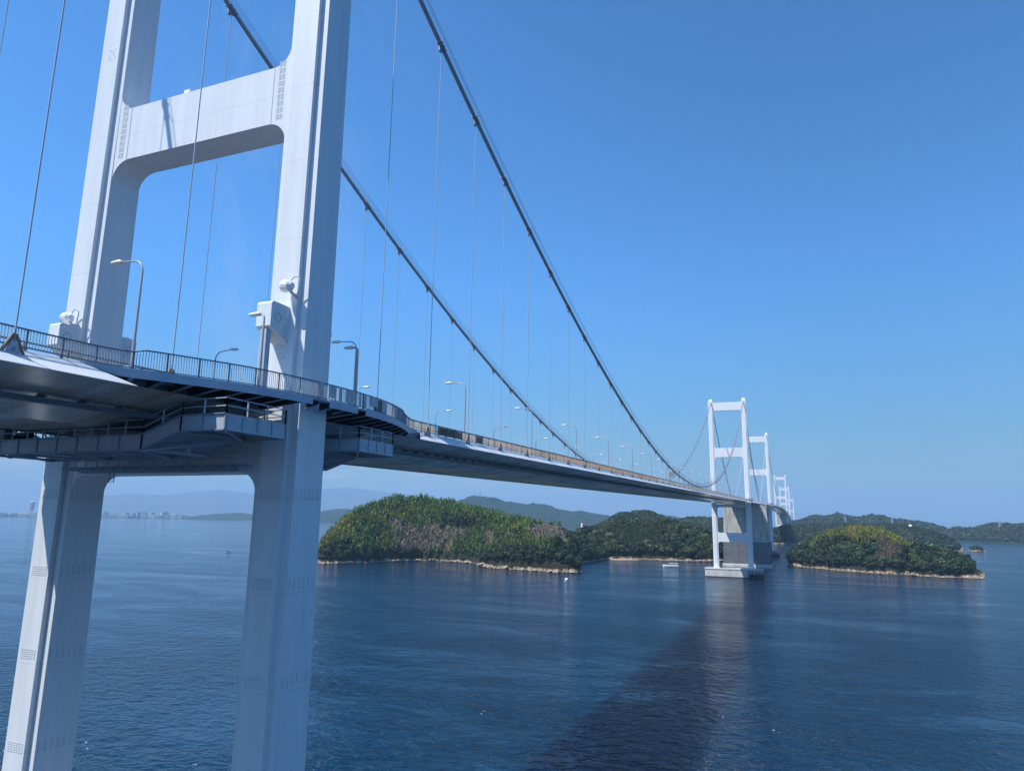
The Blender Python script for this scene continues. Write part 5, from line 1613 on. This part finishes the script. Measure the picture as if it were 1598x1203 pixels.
# ------------------------------------------------------------------ boats, buoy
def hull(mb, L_, W, D, mi=0):
    secs = []
    for t, w, sh in ((0.0, 0.86, 0.0), (0.25, 1.0, 0.02), (0.55, 0.98, 0.08), (0.8, 0.66, 0.2), (0.93, 0.3, 0.32), (1.0, 0.03, 0.4)):
        x = -L_/2+L_*t; w2 = W/2*w; zt = D*(1+sh)
        secs.append([(x, -w2*0.55, -0.3), (x, w2*0.55, -0.3), (x, w2*0.95, D*0.4), (x, w2, zt), (x, -w2, zt), (x, -w2*0.95, D*0.4)])
    mb.loft(secs, mi)
def cruiser():
    root = thing('motor_cruiser', 'white motor cruiser with a long canopy moored off the wooded shore beside the second tower', 'boat', (-72.3, 707.9, 0), math.radians(187))
    mb = MB(); hull(mb, 16.5, 4.4, 1.5); mb.build('hull', M['white'], root)
    c = MB(); c.prism_y([(-6.5, 1.5), (3.0, 1.6), (2.0, 2.0), (-6.5, 2.0)], -1.75, 1.75); c.build('cabin', M['white'], root)
    g = MB(); g.prism_y([(-6.3, 2.0), (1.9, 2.0), (1.0, 3.1), (-6.1, 3.1)], -1.6, 1.6); g.build('window_band', M['glass'], root)
    r = MB(); r.prism_y([(-7.3, 3.1), (1.8, 3.1), (1.4, 3.5), (-7.1, 3.5)], -1.95, 1.95); r.build('canopy_roof', M['white'], root)
    m = MB(); m.tube([(-0.6, 0, 3.5), (-0.6, 0, 6.6)], [0.10, 0.05], 6); m.bar((-0.6, -0.7, 5.4), (-0.6, 0.7, 5.4), 0.08, 0.08); m.box(-0.85, -0.35, -0.25, 0.25, 4.2, 4.6); m.build('mast', M['steel'], root)
    q = MB()
    for k in range(7):
        x = 2.6+k*0.85; w = 1.9*max(0.1, 1-(k/7.0)**2)
        for s in (-1, 1): q.tube([(x, s*w, 1.75+0.05*k), (x, s*w, 2.5+0.05*k)], 0.03, 4)
    q.build('bow_rail', M['steel_light'], root)
    e = MB(); e.box(-9.2, -8.3, -0.6, 0.6, 0.1, 1.1); e.build('outboard', M['dark'], root)
cruiser()
def skiff():
    root = thing('motorboat', 'tiny motorboat trailing a wake, seen between the legs of the near tower', 'boat', (-612.5, 652.1, 0), math.radians(25))
    mb = MB(); hull(mb, 7.5, 2.5, 0.9); mb.build('hull', M['white'], root)
    c = MB(); c.prism_y([(-1.6, 0.9), (1.4, 0.9), (0.8, 2.5), (-1.4, 2.5)], -0.8, 0.8); c.build('cabin', M['dark'], root)
    c = MB(); c.prism_y([(-1.8, 2.5), (1.0, 2.5), (0.9, 2.7), (-1.7, 2.7)], -0.95, 0.95); c.build('roof', M['white'], root)
skiff()
wk = MB(); a = math.radians(25); dx, dy = math.cos(a), math.sin(a); vs_, fs_ = [], []
for i in range(30):
    t = i/29.0; L_ = 4+70*t
    for s in (-1, 1):
        w0 = (0.4+7*t)*s; w1 = w0+s*(0.9*(1-t)+0.15)
        for w in (w0, w1):
            vs_.append((-612.5-dx*L_-dy*w+random.uniform(-0.3, 0.3), 652.1-dy*L_+dx*w, 0.05))
for i in range(29):
    for s in (0, 2): fs_.append((i*4+s, i*4+s+1, (i+1)*4+s+1, (i+1)*4+s))
wk.add(vs_, fs_); tag(wk.build('wake', M['foam']), kind='stuff')
by = thing('mooring_buoy', 'small white buoy with a dark band floating off the headland', 'buoy', (-113.2, 481.0, 0))
b = MB(); b.tube([(0, 0, -0.6), (0, 0, 0.0), (0, 0, 0.9), (0, 0, 1.7), (0, 0, 2.3), (0, 0, 2.6)], [0.9, 1.35, 1.5, 1.45, 1.0, 0.4], 14); b.build('float', M['white'], by, True)
b = MB(); b.tube([(0, 0, 1.15), (0, 0, 1.6)], [1.52, 1.50], 14); b.build('dark_band', M['dark'], by)
b = MB(); b.tube([(0, 0, 2.5), (0, 0, 3.4)], 0.09, 6); b.build('topmark', M['steel'], by)

# ------------------------------------------------------------------ small far landmarks
def pylon(loc, h, label):
    root = thing('transmission_tower', label, 'pylon', loc, 0.4)
    mb = MB(); w = h*0.09
    for sx in (-1, 1):
        for sy in (-1, 1): mb.bar((sx*w, sy*w, -3), (sx*w*0.2, sy*w*0.2, h), 0.5, 0.5)
    n = 6
    for k in range(n):
        z0, z1 = h*k/n, h*(k+1)/n; a = w*(1-0.8*k/n); b_ = w*(1-0.8*(k+1)/n)
        for s in (-1, 1):
            mb.bar((-a, s*a, z0), (b_, s*b_, z1), 0.3, 0.3); mb.bar((s*a, -a, z0), (s*b_, b_, z1), 0.3, 0.3)
    mb.build('lattice_mast', M['steel_light'], root)
    ar = MB()
    for k in (0.72, 0.85, 0.97): ar.bar((-h*0.12, 0, h*k), (h*0.12, 0, h*k), 0.4, 0.5)
    ar.build('cross_arm', M['steel_light'], root)
pylon((183.0, 2480.0, 33.0), 36, 'lattice pylon on the hill ridge beside the bridge towers')
pylon((324.0, 2560.0, 38.0), 34, 'pale lattice pylon on the hill ridge above the small island')
pylon((566.0, 2322.0, 20.0), 46, 'tallest lattice pylon, on the low shore hills across the water')
tk = thing('water_tank', 'white domed tank on the crest of the wooded cape', 'tank', (250.5, 1535.0, 36.0))
b = MB(); b.tube([(0, 0, -2), (0, 0, 8.0), (0, 0, 9.6), (0, 0, 10.4)], [3.2, 3.2, 2.3, 0.5], 14); b.build('shell', M['white'], tk, True)
lh = thing('beacon_tower', 'tiny white beacon tower among the trees behind the large island', 'beacon', (-212.7, 858.0, 33.0))
b = MB(); b.tube([(0, 0, -9), (0, 0, 6.5)], [1.5, 1.1], 10); b.build('shaft', M['white'], lh, True)
b = MB(); b.tube([(0, 0, 6.5), (0, 0, 6.8), (0, 0, 8.2), (0, 0, 9.2)], [1.4, 1.4, 1.0, 0.2], 10); b.build('lantern', M['white'], lh, True)
rm = thing('radio_mast', 'thin radio mast on the peak of the blue ridge', 'mast', (-1823.0, 4035.0, 183.0))
b = MB(); b.tube([(0, 0, -5), (0, 0, 32)], [1.6, 0.6], 6); b.bar((-3, 0, 18), (3, 0, 18), 1, 1); b.build('mast', M['steel'], rm)

# ------------------------------------------------------------------ the city on the far shore
def city():
    protos = []
    for k in range(6):
        w = (0.5, 0.9, 0.6, 1.2, 0.4, 0.8)[k]; h = (1.0, 0.6, 0.8, 0.45, 1.3, 0.7)[k]; d = 0.5
        wall = MB(); wall.box(-w/2, w/2, -d/2, d/2, -0.3, h)
        wall.box(-w/4, w/8, -d/4, d/4, h, h+0.12)
        win = MB()
        n = max(2, int(h/0.16))
        for i in range(n):
            z = 0.08+i*(h-0.1)/n
            win.box(-w/2+0.03, w/2-0.03, -d/2-0.006, -d/2+0.02, z, z+0.05)
        protos.append((wall.mesh('wall', M['city'] if k % 3 else M['city_b']), win.mesh('window_band', M['city_win'])))
    LCs = np.array(CITY_S)
    t = np.linspace(0, 1, len(LCs))
    n = 170
    for i in range(n):
        u = 0.05+0.92*(i+random.random())/n
        fx = np.interp(u, t, LCs[:, 0]); fy = np.interp(u, t, LCs[:, 1]); rx = np.interp(u, t, LCs[:, 2]); ry = np.interp(u, t, LCs[:, 3])
        v = 0.03+0.35*random.random()**1.5
        x, y, zt_ = LCITY.at(np.array([u]), np.array([v]))[0]
        root = thing('city_building', 'pale tiny building in the hazy town along the far shore', 'building', (x, y, zt_+0.3), math.atan2(-(x-CAM.x), (y-CAM.y))+random.uniform(-0.5, 0.5), 'buildings of the far town')
        s = random.uniform(28, 58)*(1.5 if random.random() < 0.12 else 1.0)
        root.scale = (s*1.4, s, s*random.uniform(0.6, 1.0))
        for nm, me in zip(('wall', 'window_band'), random.choice(protos)):
            o = bpy.data.objects.new(nm, me); COL.objects.link(o); o.parent = root
    ht = thing('tower_block', 'tall round-topped tower block rising alone over the far town', 'tower block', (-6575.2, 4419.8, 2))
    b = MB(); b.tube([(0, 0, -2), (0, 0, 118)], 18, 12); b.build('shaft', M['city_b'], ht)
    b = MB(); b.tube([(0, 0, 118), (0, 0, 124), (0, 0, 138), (0, 0, 145)], [20, 23, 23, 12], 14); b.build('crown_floors', M['city'], ht)
    b = MB(); b.tube([(0, 0, 145), (0, 0, 160)], 2, 6); b.build('aerial', M['steel'], ht)
    b = MB()
    for k in range(12): b.tube([(0, 0, 8+k*9), (0, 0, 10.5+k*9)], 18.3, 12)
    b.build('window_band', M['city_win'], ht)
city()

SETTING = {
    'sea': ('rippled dark blue tidal strait between the islands', 'sea'),
    'wooded_island': ('large island covered in bamboo and trees, nearest behind the bridge', 'island'),
    'rocky_headland': ('low headland with pale rocks in front of the large island', 'headland'),
    'wooded_shore': ('wooded shore with a sandy beach behind the large island', 'shore'),
    'small_wooded_island': ('small island with a yellow bamboo top past the anchor block', 'island'),
    'conical_hill': ('dark conical hill behind the beach shore', 'hill'),
    'hill_behind_bridge': ('dark hill seen through the second tower', 'hill'),
    'wooded_cape': ('dark wooded cape behind the small island, under the far bridge', 'cape'),
    'hill_ridge': ('blue-green ridge with pylons above the wooded cape', 'hill'),
    'low_shore_hills': ('low hills across the water beyond the cape', 'hill'),
    'rock_islet': ('tiny rock islet off the tip of the cape', 'islet'),
    'mountain_ridge': ('long blue ridge with a radio mast behind the large island', 'ridge'),
    'distant_ridge': ('pale blue peaks behind the long blue ridge', 'ridge'),
    'far_coast_hills': ('hazy hills on the coast behind the nearer tower leg', 'hill'),
    'far_city_hills': ('low hazy hill at the end of the far town', 'hill'),
    'mountain_range': ('faint pale mountain range on the horizon', 'mountains'),
    'far_city_shore': ('flat hazy shore carrying the far town', 'shore'),
    'beach': ('small tan sand beach below the wooded shore', 'beach'),
    'bamboo_grove': ('yellow-green bamboo covering the large island', 'bamboo'),
    'dead_bamboo': ('grey-brown dead bamboo patches on the large island', 'bamboo'),
    'island_woodland': ('dark broadleaf woods on the large island', 'woods'),
    'headland_woodland': ('dark scrub woods on the rocky headland', 'woods'),
    'shore_woodland': ('mixed green woods on the shore behind the beach', 'woods'),
    'small_bamboo_grove': ('bright yellow bamboo on top of the small island', 'bamboo'),
    'small_dead_bamboo': ('brown dead bamboo streak on the small island', 'bamboo'),
    'small_island_woodland': ('dark woods on the flanks of the small island', 'woods'),
    'cape_woodland': ('dark woods covering the cape', 'woods'),
    'cone_hill_woodland': ('woods on the dark conical hill', 'woods'),
    'bridge_hill_woodland': ('woods on the hill seen through the second tower', 'woods'),
    'ridge_woodland': ('woods on the ridge with pylons', 'woods'),
    'shore_hill_woodland': ('woods on the low hills across the water', 'woods'),
    'islet_scrub': ('dark scrub on top of the rock islet', 'scrub'),
    'wake': ('white foam wake behind the tiny motorboat', 'wake'),
}
for o in list(COL.objects):
    if o.parent is None and o.name in SETTING: tag(o, SETTING[o.name][0], SETTING[o.name][1])

# ------------------------------------------------------------------ air
def haze():
    mb = MB(); mb.box(-30000, 30000, -30000, 30000, -6.0, 960.0)
    m = bpy.data.materials.new('haze_air'); m.use_nodes = True
    nt = m.node_tree; nt.nodes.clear()
    o = nt.nodes.new('ShaderNodeOutputMaterial'); v = nt.nodes.new('ShaderNodeVolumePrincipled')
    v.inputs['Color'].default_value = (0.43, 0.655, 0.90, 1)
    v.inputs['Density'].default_value = HAZE
    v.inputs['Anisotropy'].default_value = 0.0
    nt.links.new(v.outputs[0], o.inputs['Volume'])
    ob = mb.build('haze', m)
    tag(ob, 'thin blue haze filling the air over the strait', 'haze', None, 'stuff')
HAZE = 0.85e-4
if HAZE > 0: haze()
